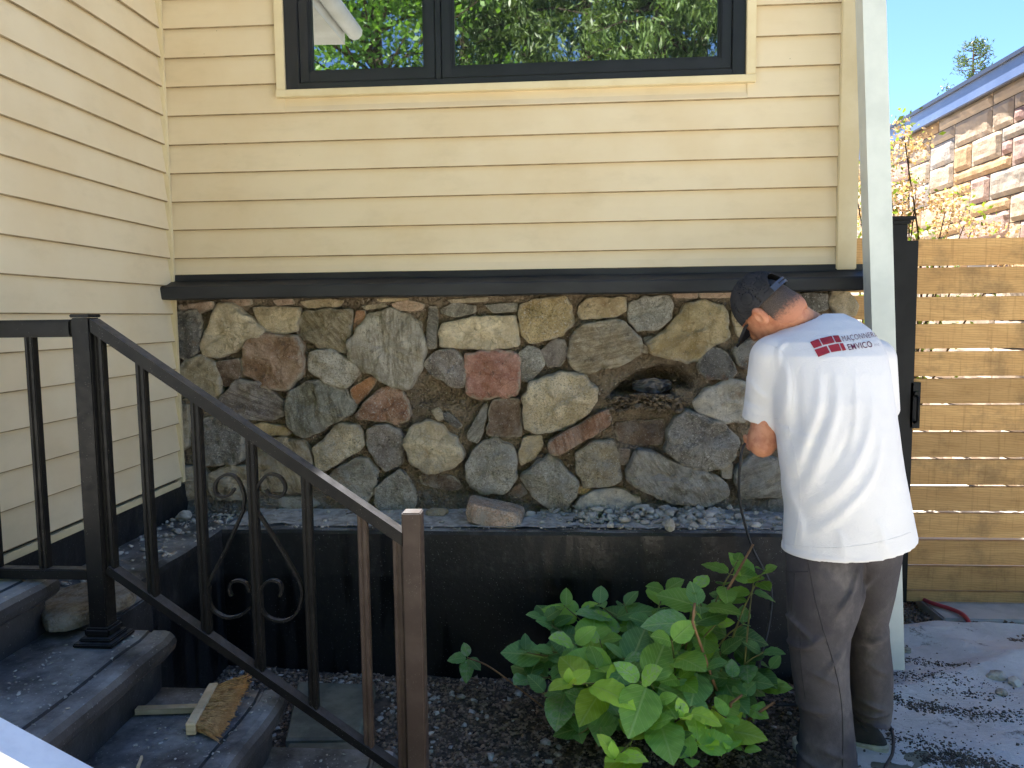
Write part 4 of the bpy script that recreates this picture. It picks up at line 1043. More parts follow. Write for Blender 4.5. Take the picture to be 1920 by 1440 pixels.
# ------------------------------------------------------------------ foliage helpers
def m_leaf(name, c1, c2, trans=.35, veins=False, rough=.45):
    t = NT(name); oi = t.n('ShaderNodeObjectInfo')
    c = t.mix(t.ramp(t.noise(6, 4, .6), .3, .7), c1, c2)
    hv = t.n('ShaderNodeHueSaturation'); t.l(c, hv.inputs['Color'])
    t.l(t.ramp(oi.outputs['Random'], 0, 1, .72, 1.28), hv.inputs['Value']); c = hv.outputs[0]
    if veins:
        uv = t.n('ShaderNodeUVMap'); sp = t.n('ShaderNodeSeparateXYZ'); t.l(uv.outputs[0], sp.inputs[0])
        au = t.math('ABSOLUTE', t.math('SUBTRACT', sp.outputs[0], .5))
        k = t.math('FRACT', t.math('SUBTRACT', t.math('MULTIPLY', sp.outputs[1], 8.0), t.math('MULTIPLY', au, 7.0)))
        vd = t.math('ABSOLUTE', t.math('SUBTRACT', k, .5))
        side = t.ramp(vd, .07, .02); midr = t.ramp(au, .035, .012)
        vf = t.math('MAXIMUM', side, midr)
        c = t.mix(t.math('MULTIPLY', vf, .26), c, srgb(206, 220, 150))
        hgt = t.math('SUBTRACT', t.math('MULTIPLY', t.math('SUBTRACT', 1.0, vf), 1.0), 0)
        dust = t.math('MULTIPLY', t.ramp(oi.outputs['Random'], .72, .95, 0, .6), t.ramp(t.noise(60, 5, .7), .45, .62)); c = t.mix(dust, c, srgb(170, 178, 160))
        t.bump(t.math('ADD', hgt, t.math('MULTIPLY', t.noise(70, 3), .5)), .5, .003)
    t.base(c); t.rough(rough); t.spec(.35)
    tr = t.n('ShaderNodeBsdfTranslucent'); tc = t.mix(1.0, c, (1.3, 1.35, .55, 1), 'MULTIPLY'); t.l(tc, tr.inputs[0])
    mx = t.n('ShaderNodeMixShader'); mx.inputs[0].default_value = trans; t.l(t.b.outputs[0], mx.inputs[1]); t.l(tr.outputs[0], mx.inputs[2]); t.l(mx.outputs[0], t.out.inputs[0])
    return t.m
def leaf_cloud(name, cents, m, parent, size=(.03, .06), n=2000, spread=.1, droop=0., asp=.5):
    """many small leaf quads around the given centres (joined crown)"""
    C = np.array(cents); k = rng.integers(0, len(C), n)
    P = C[k]+rng.normal(0, spread, (n, 3)); s = rng.uniform(size[0], size[1], n)
    d = rng.normal(0, 1, (n, 3)); d[:, 2] -= droop; d /= np.linalg.norm(d, axis=1)[:, None]
    e = np.cross(d, rng.normal(0, 1, (n, 3))); e /= np.linalg.norm(e, axis=1)[:, None]+1e-9
    nn = np.cross(d, e)
    a = P; b = P+(d*.5+e*asp*.5+nn*.08)*s[:, None]; c = P+d*s[:, None]; f = P+(d*.5-e*asp*.5+nn*.08)*s[:, None]
    V = np.stack([a, b, c, f], 1).reshape(-1, 3); Q = np.arange(4*n).reshape(-1, 4)
    return npmesh(name, V, Q, m, parent, False)
M_BARK = simple('grey_bark', srgb(92, 80, 68), srgb(66, 56, 48), 20, rough=1, spec=.1, bs=50, bstr=.8, bd=.02)

# flowering shrub by the far wall
M_LIL = m_leaf('shrub_leaf', srgb(112, 128, 58), srgb(90, 108, 44), .4); M_BLO = m_leaf('pale_blossom', srgb(196, 172, 160), srgb(184, 150, 126), .3)
lil = empty('flowering_shrub', (2.75, 6.6, -.02), 'flowering shrub with pale pink blossom behind the gate', 'shrub')
cents = []; st = MB(); bc = []
for i in range(26):
    a = rng.uniform(0, 6.28); tx = 2.62+rng.normal(0, .30); ty = 6.6+rng.normal(0, .25); tz = rng.uniform(1.9, 2.55) if i > 5 else rng.uniform(2.5, 2.92)
    if i > 5: tx = 2.70+rng.normal(0, .33)
    else: tx = 2.5+rng.normal(0, .10)
    p0 = Vector((2.7+rng.normal(0, .06), 6.6+rng.normal(0, .06), -.02)); p1 = Vector((tx, ty, tz)); md = p0.lerp(p1, .55)+Vector((rng.normal(0, .06), rng.normal(0, .06), .1))
    st.tube(spline([tuple(p0), tuple(md), tuple(p1)], 5), [.014-.001*q for q in range(11)], 5)
    for t_ in np.linspace(.35, 1, 6): cents.append(p0.lerp(p1, t_)+Vector((rng.normal(0, .07), rng.normal(0, .07), .05)))
    for q in range(3): bc.append(p1+Vector((rng.normal(0, .08), rng.normal(0, .08), rng.normal(0, .06))))
st.build('stems', M_BARK, lil, True)
leaf_cloud('crown', [tuple(c) for c in cents], M_LIL, lil, (.03, .065), 2300, .07)
leaf_cloud('blossom', [tuple(c) for c in bc], M_BLO, lil, (.015, .035), 4200, .045, asp=.9)
# spruce tip beyond the roof
sp_ = Vector(atY(1822, 160, 30)); tp = Vector(atY(1826, 78, 30))
spr = empty('spruce_tree', (sp_.x, 30, -.05), 'thin spruce top rising over the neighbouring roof', 'tree')
MB().tube([(sp_.x, 30, -.05), (sp_.x+.05, 30, 6), tuple(tp)], [.22, .12, .02], 7).build('trunk', M_BARK, spr, True)
cents = []; bm_ = MB()
for i in range(70):
    t_ = (i+.5)/70; z_ = 7+(tp.z-7)*t_; L = .25+1.35*(1-t_)**.7 if z_ > 9.2 else 1.9
    L *= rng.uniform(.55, 1.05); a = rng.uniform(0, 6.28); q = Vector((sp_.x+math.cos(a)*L, 30+math.sin(a)*L, z_+L*.18)); p_ = Vector((sp_.x+.05, 30, z_))
    bm_.tube([p_, p_.lerp(q, .5)-Vector((0, 0, .05)), q], [.025, .018, .008], 4)
    for s_ in (.7, .85, 1.0): cents.append(tuple(p_.lerp(q, s_)))
bm_.build('branch', M_BARK, spr); leaf_cloud('crown', cents, m_leaf('spruce_needle', srgb(96, 118, 62), srgb(70, 92, 48), .2), spr, (.10, .22), 2600, .07, -.2, .22)
# trees behind the camera: seen in the window glass
M_CON = m_leaf('conifer_needles', srgb(112, 132, 72), srgb(78, 104, 52), .25); M_DEC = m_leaf('broad_leaf', srgb(110, 148, 58), srgb(80, 116, 42), .35)
TR = [(-3.4, -7.0, 9.0, 2.6, 0, 'leafy deciduous tree mirrored at the left of the window'), (-.8, -8.0, 11.5, 2.4, 1, 'tall drooping conifer mirrored right of the window mullion'), (1.6, -7.4, 11.0, 2.4, 1, 'dark drooping conifer mirrored in the middle of the large pane'),
      (3.8, -8.2, 12.0, 2.3, 1, 'tall conifer mirrored towards the right of the large pane'), (7.2, -8.6, 10.5, 2.2, 0, 'leafy tree mirrored at the right end of the window'), (-6.6, -9.0, 10.0, 2.6, 1, 'conifer mirrored at the far left of the window'),
      (.4, -10.5, 13.0, 2.8, 1, 'conifer in the second row mirrored behind the middle trees'), (2.9, -10.8, 13.5, 2.8, 1, 'conifer in the second row mirrored behind the right hand trees'), (-2.3, -10.6, 12.5, 2.8, 1, 'conifer in the second row mirrored left of the mullion')]
for (tx, ty, th, tr_, kind, lab) in TR:
    tree = empty('conifer_tree' if kind else 'leafy_tree', (tx, ty, -.06), lab, 'tree', 'trees mirrored in the window')
    MB().tube([(tx, ty, -.06), (tx+.1, ty, th*.5), (tx, ty, th)], [.2, .13, .02], 8).build('trunk', M_BARK, tree, True)
    cents = []; bb_ = MB()
    for i in range(150):
        t_ = rng.uniform(.10, 1); z_ = th*t_; L = tr_*(1.05-t_)**.6*rng.uniform(.6, 1.1) if kind else tr_*math.sqrt(max(.05, 1-((t_-.55)/.5)**2))*rng.uniform(.5, 1.05)
        a = rng.uniform(0, 6.28); p_ = Vector((tx, ty, z_)); q = p_+Vector((math.cos(a)*L, math.sin(a)*L, (-.25 if kind else .3)*L))
        bb_.tube([p_, p_.lerp(q, .5)+Vector((0, 0, .12)), q], [.035, .022, .008], 4)
        for s_ in (.35, .55, .7, .85, 1.0):
            c = p_.lerp(q, s_)+Vector((0, 0, .08)); cents.append(tuple(c))
            if kind: cents.append((c.x, c.y, c.z-.16)); cents.append((c.x, c.y, c.z-.3))
    bb_.build('branch', M_BARK, tree)
    leaf_cloud('crown', cents, M_CON if kind else M_DEC, tree, (.11, .26) if kind else (.08, .15), 27000, .14 if kind else .22, 1.3 if kind else .2, .2 if kind else .6)
hedge = [(rng.uniform(-9, 9), -9.8+rng.normal(0, .3), rng.uniform(0, 2.6)) for i in range(400)]
hd = empty('tall_hedge', (0, -9.8, -.06), 'tall dense hedge behind the mirrored trees', 'hedge')
leaf_cloud('foliage', hedge, M_DEC, hd, (.12, .25), 9000, .2, .2, .6)
hs = MB()
for i in range(18): hs.tube([(-8.8+i*1.03, -9.8, -.06), (-8.75+i*1.03, -9.8, 2.4)], [.05, .02], 5)
hs.build('stems', M_BARK, hd)

# ------------------------------------------------------------------ hydrangea
M_LF = [m_leaf('hydrangea_leaf_dark', srgb(122, 164, 96), srgb(98, 142, 78), .28, True, .42), m_leaf('hydrangea_leaf_mid', srgb(152, 192, 84), srgb(126, 170, 70), .32, True, .45), m_leaf('hydrangea_leaf_young', srgb(198, 224, 84), srgb(174, 208, 72), .36, True, .48)]
M_STEM = simple('green_stem', srgb(128, 132, 70), srgb(108, 100, 60), 20, rough=.6, bstr=0); M_WSTEM = simple('woody_stem', srgb(150, 116, 82), srgb(122, 92, 64), 20, rough=.8, bstr=.2)
def leaf_mesh(k, m):
    """ovate toothed leaf, base at origin, length 1 along +X, face up"""
    nl, nw = 22, 3; V = []; UV = []; r_ = random.Random(k)
    curl = r_.uniform(.12, .34); fold = r_.uniform(.10, .30); twist = r_.uniform(-.18, .18)
    for i in range(nl+1):
        t_ = i/nl; wd = .335*(math.sin(math.pi*min(1, t_**.80))**.72)*(1-.12*t_)+.004
        if t_ > .86: wd *= 1-.35*((t_-.86)/.14)
        for j in range(-nw, nw+1):
            u = j/nw; ww = wd*u
            if abs(j) == nw: ww *= 1+(.024 if i % 2 else -.012)
            z_ = fold*abs(ww)*(1-.4*t_)-curl*t_*t_+.016*math.sin(t_*24)*abs(u)*(wd/.36)-.10*ww*ww*6*curl+twist*ww*t_
            V.append((.08+t_*.92, ww, z_)); UV.append((.5+u*.5*max(.15, wd/.36), t_))
    n = 2*nw+1; F = []
    for i in range(nl):
        for j in range(n-1): a = i*n+j; F.append((a, a+1, a+n+1, a+n))
    b0 = len(V)
    for (x, y, z_) in ((0, -.010, -.03), (0, .010, -.03), (.10, .010, -.004), (.10, -.010, -.004)): V.append((x, y, z_)); UV.append((.5, 0))
    F.append((b0, b0+1, b0+2, b0+3))
    me = bpy.data.meshes.new('leaf'); me.from_pydata(V, [], F); me.update(); me.materials.append(m)
    uvl = me.uv_layers.new(name='UVMap')
    for lp in me.loops: uvl.data[lp.index].uv = UV[lp.vertex_index]
    me.polygons.foreach_set('use_smooth', [True]*len(me.polygons)); return me
LM = [[leaf_mesh(10*a+b, M_LF[a]) for b in range(4)] for a in range(3)]
hyd = empty('hydrangea_plant', (.35, 2.85, 0), 'leafy green hydrangea growing in gravel against the black ledge', 'plant')
seed_ = empty('hydrangea_sprig', (-.42, 3.08, 0), 'small separate sprig with four leaves left of the hydrangea', 'plant')
nleaf = [0]
def put_leaf(root, pos, az, pitch, roll, size, kind):
    if nleaf[0] >= 299: return
    nleaf[0] += 1
    me = LM[kind][random.randrange(4)]
    mw = Matrix.Translation(pos) @ Matrix.Rotation(.42, 4, 'X') @ Matrix.Rotation(az, 4, 'Z') @ Matrix.Rotation(-pitch, 4, 'Y') @ Matrix.Rotation(roll, 4, 'X') @ Matrix.Diagonal((size, size*random.uniform(.9, 1.15), size, 1))
    share('leaf', me, root, mw)
def shoot(root, tip, base, size, kind, nodes=3, stem=True, az0=None, wood=False, lean=.35):
    tip = Vector(tip); base = Vector(base)
    mid = base.lerp(tip, .6)+Vector((0, 0, .06))
    if stem:
        c = spline([tuple(base), tuple(mid), tuple(tip)], 6); MB().tube(c, [.0045-.0002*q for q in range(len(c))], 6).build('stem', M_WSTEM if wood else M_STEM, root, True)
    d = (tip-mid).normalized(); az = random.uniform(0, 3.14) if az0 is None else az0
    for k in range(nodes):
        p = tip-d*(.012+.058*k*(size/.12)); s = size*(.55+.45*min(1, k/1.0)) if nodes > 1 else size
        pt = .70-.42*k+random.uniform(-.15, .15)
        for q in (0, math.pi): put_leaf(root, p, az+q+random.uniform(-.25, .25), pt+random.uniform(-.25, .2)-(.22*math.sin(az+q)), random.uniform(-.35, .35), s*random.uniform(.85, 1.12), kind if k < 2 or kind == 0 else kind-(random.random() < .35))
        az += math.pi/2+random.uniform(-.2, .2)
    if kind == 2:
        for q in range(3): put_leaf(root, tip, az+q*2.1, .95, 0, size*.28, 2)
zh = lambda x, y, Y: atY(780+x/2.526, 1000+y/2.526, Y)
tips = [  # zoom x, zoom y, depth, leaf size, tone, pairs
 (1060, 705, 2.42, .150, 1, 3), (720, 715, 2.45, .125, 2, 3), (940, 1075, 2.33, .140, 2, 2), (1265, 880, 2.45, .085, 2, 3), (1370, 1010, 2.50, .115, 2, 2), (1490, 1010, 2.52, .100, 2, 3), (1090, 930, 2.40, .12, 1, 2),
 (505, 560, 2.80, .105, 0, 3), (590, 405, 2.90, .110, 0, 3), (700, 340, 2.95, .110, 1, 2), (765, 350, 3.0, .095, 1, 2), (860, 330, 3.0, .11, 0, 2), (985, 330, 3.0, .10, 0, 3), (1050, 480, 2.9, .11, 0, 3), (1185, 260, 3.0, .10, 1, 3),
 (1325, 250, 2.85, .110, 1, 3), (1340, 335, 2.75, .115, 0, 2), (1525, 125, 2.92, .075, 1, 3), (1655, 165, 2.92, .07, 1, 3), (1600, 215, 2.92, .11, 1, 1), (1310, 470, 2.8, .09, 1, 3), (1210, 505, 2.62, .125, 1, 2), (1430, 420, 2.8, .095, 1, 3), (1560, 420, 2.9, .105, 0, 2),
 (1250, 690, 2.6, .11, 1, 2), (1380, 640, 2.62, .115, 0, 2), (1500, 690, 2.7, .10, 0, 3), (1650, 560, 2.85, .10, 0, 3), (1710, 720, 2.8, .095, 1, 3), (1690, 640, 2.85, .09, 0, 2), (1640, 850, 2.65, .06, 1, 3), (870, 500, 2.8, .125, 1, 3), (740, 520, 2.72, .14, 1, 2),
 (640, 560, 2.8, .12, 0, 2), (520, 690, 2.75, .125, 0, 2), (830, 820, 2.6, .12, 0, 2), (1140, 800, 2.5, .10, 1, 2), (1560, 770, 2.7, .10, 0, 2), (980, 590, 2.65, .12, 0, 3), (850, 640, 2.6, .13, 1, 2), (1180, 610, 2.7, .12, 0, 2), (760, 960, 2.55, .11, 0, 2), (600, 760, 2.65, .13, 0, 2),
 (960, 870, 2.5, .12, 0, 2), (1480, 880, 2.55, .09, 1, 3), (1300, 1080, 2.4, .10, 1, 2), (1120, 420, 2.9, .12, 0, 2), (1000, 700, 2.7, .12, 0, 2), (1440, 560, 2.8, .12, 0, 2), (1320, 560, 2.75, .12, 0, 2), (700, 640, 2.7, .12, 0, 2), (1200, 1000, 2.45, .10, 0, 2), (1560, 1040, 2.5, .09, 1, 2), (1480, 300, 2.95, .09, 0, 2), (640, 430, 2.9, .12, 0, 2)]
for (x, y, Y, s, kd, nn) in tips:
    t_ = zh(x, y, Y); a = random.uniform(0, 6.28)
    s *= 1.42; b_ = (.35+random.uniform(-.16, .22)+.25*(t_[0]-.3), 2.84+random.uniform(-.08, .1), 0.0)
    shoot(hyd, t_, b_, s, kd, nn)
w0, w1 = zh(1400, 400, 2.9), zh(1597, 52, 2.9)
MB().tube([(.42, 2.9, 0), tuple(w0), tuple(w1)], [.007, .006, .0045], 7).build('cane', M_WSTEM, hyd, True)
for (a, b_) in (((1490, 805), (1545, 765)), ((1650, 830), (1700, 800)), ((1310, 420), (1320, 330))):
    q0, q1 = zh(*a, 2.62), zh(*b_, 2.62); MB().tube([(.6, 2.8, 0), tuple(q0), tuple(q1)], [.006, .005, .0045], 6).build('cane', M_WSTEM, hyd, True)
nleaf[0] = 0
sp0 = zh(245, 590, 3.05); MB().tube(spline([(-.1, 2.95, .0), tuple(zh(360, 640, 3.02)), tuple(sp0)], 6), .0035, 6).build('stem', M_WSTEM, seed_, True)
for az, pt, s in ((3.3, .1, .085), (4.7, -.3, .095), (5.6, -.1, .075), (1.9, .5, .07), (4.2, -.7, .08)): put_leaf(seed_, Vector(sp0), az, pt, 0, s, 0)

# ------------------------------------------------------------------ the mason
man = empty('person', (.98, 2.62, 0.0), 'man in white T-shirt, grey work trousers and black cap bending to the wall', 'person')
A = lambda x, y, Y: np.array(atY(x, y, Y))
M_SKIN = NT('skin'); _t = M_SKIN
_c = _t.mix(_t.ramp(_t.noise(30, 5, .6), .35, .7), srgb(196, 140, 108), srgb(172, 112, 84)); _t.base(_c); _t.rough(.5); _t.spec(.35)
_t.b.inputs['Subsurface Weight'].default_value = .12; _t.b.inputs['Subsurface Radius'].default_value = (.01, .004, .002); _t.bump(_t.noise(220, 3), .12, .002); M_SKIN = _t.m
_t = NT('white_cotton'); _t.base(_t.mix(_t.ramp(_t.noise(4, 4), .3, .8), srgb(220, 218, 216), srgb(210, 208, 207))); _t.rough(.85); _t.spec(.2)
_t.b.inputs['Sheen Weight'].default_value = .15
_t.bump(_t.math('ADD', _t.noise(260, 2), _t.math('MULTIPLY', _t.noise(16, 4, .5, None, 1.5), 2.2)), .22, .006); M_SHIRT = _t.m
_t = NT('dusty_grey_trouser'); _c = _t.mix(_t.ramp(_t.noise(5, 6, .65), .35, .7), srgb(66, 63, 65), srgb(84, 80, 80))
_c = _t.mix(_t.ramp(_t.noise(6, 8, .62, _t.map(_t.pos, (1, 1, .7))), .50, .78, 0, .55), _c, srgb(138, 132, 126)); _c = _t.mix(_t.ramp(_t.noise(3, 5), .58, .7, 0, .5), _c, srgb(58, 58, 72)); _t.base(_c); _t.rough(.9); _t.spec(.15)
_t.bump(_t.math('ADD', _t.noise(300, 2), _t.math('MULTIPLY', _t.noise(14, 4, .55, None, 1.2), 2.0)), .3, .006); M_TROU = _t.m
M_CAPC = simple('black_cap_cloth', srgb(44, 44, 46), srgb(54, 54, 56), 20, rough=.9, spec=.2, bs=300, bstr=.25, bd=.002)
M_STRAP = simple('cap_strap_plastic', srgb(58, 66, 82), rough=.4, bstr=0)
_t = NT('short_hair'); _c = _t.mix(_t.ramp(_t.noise(420, 3, .7), .35, .65), srgb(46, 38, 34), srgb(86, 74, 66)); _a = _t.n('ShaderNodeAttribute', attribute_name='fade'); _c = _t.mix(_t.ramp(_t.math('ADD', _a.outputs['Fac'], _t.math('MULTIPLY', _t.math('SUBTRACT', _t.noise(130, 4, .7), .5), .9)), .1, .75), srgb(180, 122, 94), _c); _t.base(_c); _t.rough(.7); _t.bump(_t.noise(240, 3, .7), .8, .004); M_HAIR = _t.m

# head frame: forward, up, left
fH = np.array([-.45, .62, -.64]); fH /= np.linalg.norm(fH)
uH = np.array([-.68, .22, .70]); uH -= fH*(uH@fH); uH /= np.linalg.norm(uH); lH = np.cross(uH, fH)
HC = A(1437, 576, 2.80); BH = np.array([fH, lH, uH])
Hh = lambda f, l, u: HC+fH*f+lH*l+uH*u

# --- profiles from the silhouette: (py, xl, xr, Y, b)
def prof(rows):
    o = []
    for (py, xl, xr, Y, b) in rows:
        a = A(xl, py, Y); c = A(xr, py, Y); o.append(((a[2]+c[2])/2, (a[0]+c[0])/2, Y, (c[0]-a[0])/2, b))
    return o
T = prof([(588, 1515, 1580, 2.80, .05), (600, 1492, 1606, 2.78, .075), (618, 1462, 1630, 2.755, .10), (640, 1440, 1648, 2.73, .125), (665, 1436, 1660, 2.71, .14), (700, 1440, 1667, 2.69, .145), (750, 1447, 1673, 2.665, .15), (800, 1455, 1681, 2.645, .15), (840, 1459, 1686, 2.63, .15), (880, 1465, 1692, 2.62, .152), (950, 1474, 1705, 2.61, .16), (1000, 1471, 1715, 2.605, .165), (1036, 1468, 1719, 2.60, .168)])
PL = prof([(960, 1480, 1610, 2.60, .12), (1040, 1476, 1612, 2.59, .12), (1110, 1476, 1614, 2.58, .115), (1150, 1477, 1607, 2.575, .105), (1190, 1479, 1593, 2.57, .095), (1230, 1482, 1590, 2.565, .09), (1280, 1488, 1591, 2.56, .088), (1350, 1502, 1598, 2.55, .085), (1400, 1500, 1603, 2.54, .088), (1440, 1496, 1607, 2.535, .095), (1458, 1494, 1608, 2.53, .10)])
PR_ = prof([(960, 1570, 1695, 2.62, .12), (1040, 1570, 1686, 2.64, .12), (1110, 1588, 1673, 2.67, .105), (1160, 1590, 1661, 2.69, .095), (1200, 1590, 1665, 2.70, .09), (1250, 1591, 1671, 2.71, .088), (1310, 1595, 1671, 2.72, .086), (1328, 1598, 1669, 2.72, .084), (1342, 1600, 1667, 2.72, .082)])

# --- shirt
lo, X, Y, Z = grid((.52, 2.36, .72), (1.28, 3.02, 1.63), .0055)
sh = zloft(X, Y, Z, T)
shl, cufl = A(1450, 672, 2.73), A(1432, 792, 2.75)
shr, cufr = A(1638, 675, 2.80), A(1648, 770, 2.93)
dl = (cufl-shl)/np.linalg.norm(cufl-shl); dr = (cufr-shr)/np.linalg.norm(cufr-shr)
slv = capsule(X, Y, Z, shl, cufl+dl*.06, .080, .072)
cutl = (X-cufl[0])*dl[0]+(Y-cufl[1])*dl[1]+(Z-cufl[2])*dl[2]-(X-cufl[0])*.10
slv = np.maximum(slv, cutl)
srv = np.maximum(capsule(X, Y, Z, shr, cufr+dr*.06, .075, .07), (X-cufr[0])*dr[0]+(Y-cufr[1])*dr[1]+(Z-cufr[2])*dr[2])
sh = smin(sh, slv, .028); sh = smin(sh, srv, .03)
# folds: ridges along polylines given on the back (photo pixels at Y~2.48)
def fold(paths, field, Yp, ymax):
    x2, z2 = X[:, 0, :], Z[:, 0, :]; tot = np.zeros_like(x2)
    for (pts_, amp, wd) in paths:
        c = [A(px, py, Yp) for px, py in pts_]; c = spline([tuple(p) for p in c], 5); best = np.full(x2.shape, 9.); tb = np.zeros_like(x2)
        nn = len(c)-1
        for i in range(nn):
            a, b = np.array(c[i])[[0, 2]], np.array(c[i+1])[[0, 2]]; ab = b-a
            t_ = np.clip(((x2-a[0])*ab[0]+(z2-a[1])*ab[1])/(ab@ab), 0, 1)
            q = np.sqrt((x2-a[0]-t_*ab[0])**2+(z2-a[1]-t_*ab[1])**2); m = q < best; best = np.where(m, q, best); tb = np.where(m, (i+t_)/nn, tb)
        e = best/(wd*(.7+.6*tb)); tot += amp*np.exp(-e*e)*np.sin(np.pi*np.clip(tb, 0, 1))**.8
    return field-np.where(Y < ymax, 1, 0)*tot[:, None, :]
sh = fold([(((1545, 690), (1535, 760), (1510, 830), (1490, 900)), .008, .016), (((1575, 690), (1565, 770), (1535, 850), (1500, 940)), .009, .017), (((1640, 740), (1620, 820), (1570, 900), (1505, 965)), .010, .018), (((1655, 800), (1630, 880), (1570, 950), (1510, 1005)), .008, .014),
           (((1610, 700), (1600, 780), (1580, 840)), .007, .012), (((1488, 670), (1487, 730), (1478, 800)), .007, .012), (((1505, 690), (1502, 780), (1490, 860)), -.006, .014), (((1560, 700), (1550, 770), (1522, 840), (1495, 925)), -.006, .012), (((1600, 760), (1580, 830), (1535, 900)), -.007, .012),
           (((1480, 900), (1500, 980), (1495, 1030)), .006, .014), (((1630, 960), (1640, 1000), (1650, 1032)), .006, .018), (((1560, 980), (1570, 1036)), .005, .016), (((1420, 700), (1440, 740), (1465, 760)), .006, .010), (((1410, 740), (1430, 765), (1460, 775)), -.005, .009), (((1500, 640), (1480, 660), (1478, 700)), .006, .008)], sh, 2.52, 2.74)
# stitched hems
zh_ = A(1560, 1036, 2.60)[2]
sh = sh-.0018*((np.abs(Z-(zh_+.016)) < .014))-.0015*((cutl > -.026) & (cutl < 0) & (X < cufl[0]+.11))
# hollow sleeve end, hem and neck so cloth has an edge
hemcut = zloft(X, Y, Z, [(z, cx, cy, a-.010, b-.010) for (z, cx, cy, a, b) in T]); hemcut = np.maximum(hemcut, Z-(T[-1][0]+.035))
hemline = T[-1][0]+.010*0
sh = np.maximum(sh, (T[-1][0]+.004+.055*np.clip((X-.78)/.36, 0, 1)**2+.006*np.sin((X-.7)*9))-Z)
sh = np.maximum(sh, -hemcut)
sh = np.maximum(sh, -np.maximum(capsule(X, Y, Z, shl, cufl+dl*.06, .068, .062), np.maximum(-(cutl+.03), cutl-.004)))
nk0, nk1 = A(1528, 600, 2.80), Hh(-.045, 0, -.05)
sh = np.maximum(sh, -capsule(X, Y, Z, nk0+np.array([0, .02, .0]), nk1, .060, .072))
V, Q = surface_nets(sh, lo, .0055)
shirt = npmesh('shirt', V, Q, M_SHIRT, man)
# --- trousers
lo, X, Y, Z = grid((.66, 2.36, -.0), (1.22, 2.86, .94), .0055)
lg = zloft(X, Y, Z, PL); rg = zloft(X, Y, Z, PR_)
tr_ = smin(lg, rg, .012)
zk = lambda py: A(1560, py, 2.6)[2]
def ridge(cx, cz, ang, L, wd, amp, side):
    u = (X-cx)*math.cos(ang)+(Z-cz)*math.sin(ang); v = -(X-cx)*math.sin(ang)+(Z-cz)*math.cos(ang)+1.2*u*u
    return 1.6*amp*np.exp(-(u/L)**2-(v/wd)**2)*side
near = (Y < 2.60); 
for (px, py, ang, L, wd, amp) in ((1500, 1180, -.7, .05, .010, .008), (1520, 1200, .6, .05, .011, .008), (1560, 1235, .9, .05, .011, .008), (1500, 1215, .25, .06, .010, .006), (1540, 1265, -.4, .05, .012, .006), (1580, 1120, 1.0, .06, .012, .010), (1600, 1085, 1.1, .06, .010, .008), (1630, 1120, 1.2, .06, .010, .006), (1520, 1330, .2, .05, .012, .006), (1555, 1400, -.3, .05, .012, .006), (1545, 1435, .15, .05, .010, .010), (1520, 1425, -.2, .05, .010, .008)):
    p = A(px, py, 2.5); tr_ = tr_-ridge(p[0], p[2], ang, L, wd, amp, Y < 2.58)
for (px, py, ang, L, wd, amp) in ((1630, 1340, .15, .05, .008, .012), (1640, 1358, -.2, .05, .007, .012), (1622, 1372, .1, .05, .007, .010), (1635, 1322, -.25, .05, .009, .009), (1630, 1195, .4, .05, .012, .007), (1640, 1250, -.5, .05, .012, .006)):
    p = A(px, py, 2.64); tr_ = tr_-ridge(p[0], p[2], ang, L, wd, amp, Y > 2.5)
tr_ = np.maximum(tr_, -np.maximum(zloft(X, Y, Z, [(z-.02, cx, cy, a-.012, b-.012) for (z, cx, cy, a, b) in PR_]), Z-(PR_[-1][0]+.03)))
V, Q = surface_nets(tr_, lo, .0055)
trou = npmesh('trousers', V, Q, M_TROU, man)
# seams and pocket patch as raised cords lying on the cloth
bvt = BVHTree.FromPolygons([tuple(v) for v in V], [tuple(map(int, q)) for q in Q])
def drape(bv, px, py, off=.001):
    for k in range(0, 40):
        d = Vector(ray(px-(k*.6), py)).normalized(); h, n, i, dist = bv.ray_cast(Vector(CAM), d)
        if h is not None:
            if n.dot(d) > 0: n = -n
            return h+n*off
    return None
M_SEAM = simple('dark_seam', srgb(52, 50, 52), rough=.9, bstr=0)
for path_ in (((1512, 1042), (1520, 1080), (1530, 1130), (1545, 1185), (1562, 1240), (1575, 1300), (1580, 1360), (1580, 1438)), ((1474, 1072), (1490, 1073), (1515, 1072)), ((1490, 1075), (1488, 1110), (1484, 1145)), ((1500, 1180), (1502, 1250), (1510, 1310))):
    c = [drape(bvt, *p, off=.0006) for p in [tuple(q) for q in spline([(a, b, 0) for a, b in path_], 6)] for p in [p[:2]]]
    c = [p for p in c if p is not None]
    if len(c) > 2: MB().tube(c, .0016, 5).build('seam', M_SEAM, trou, True)
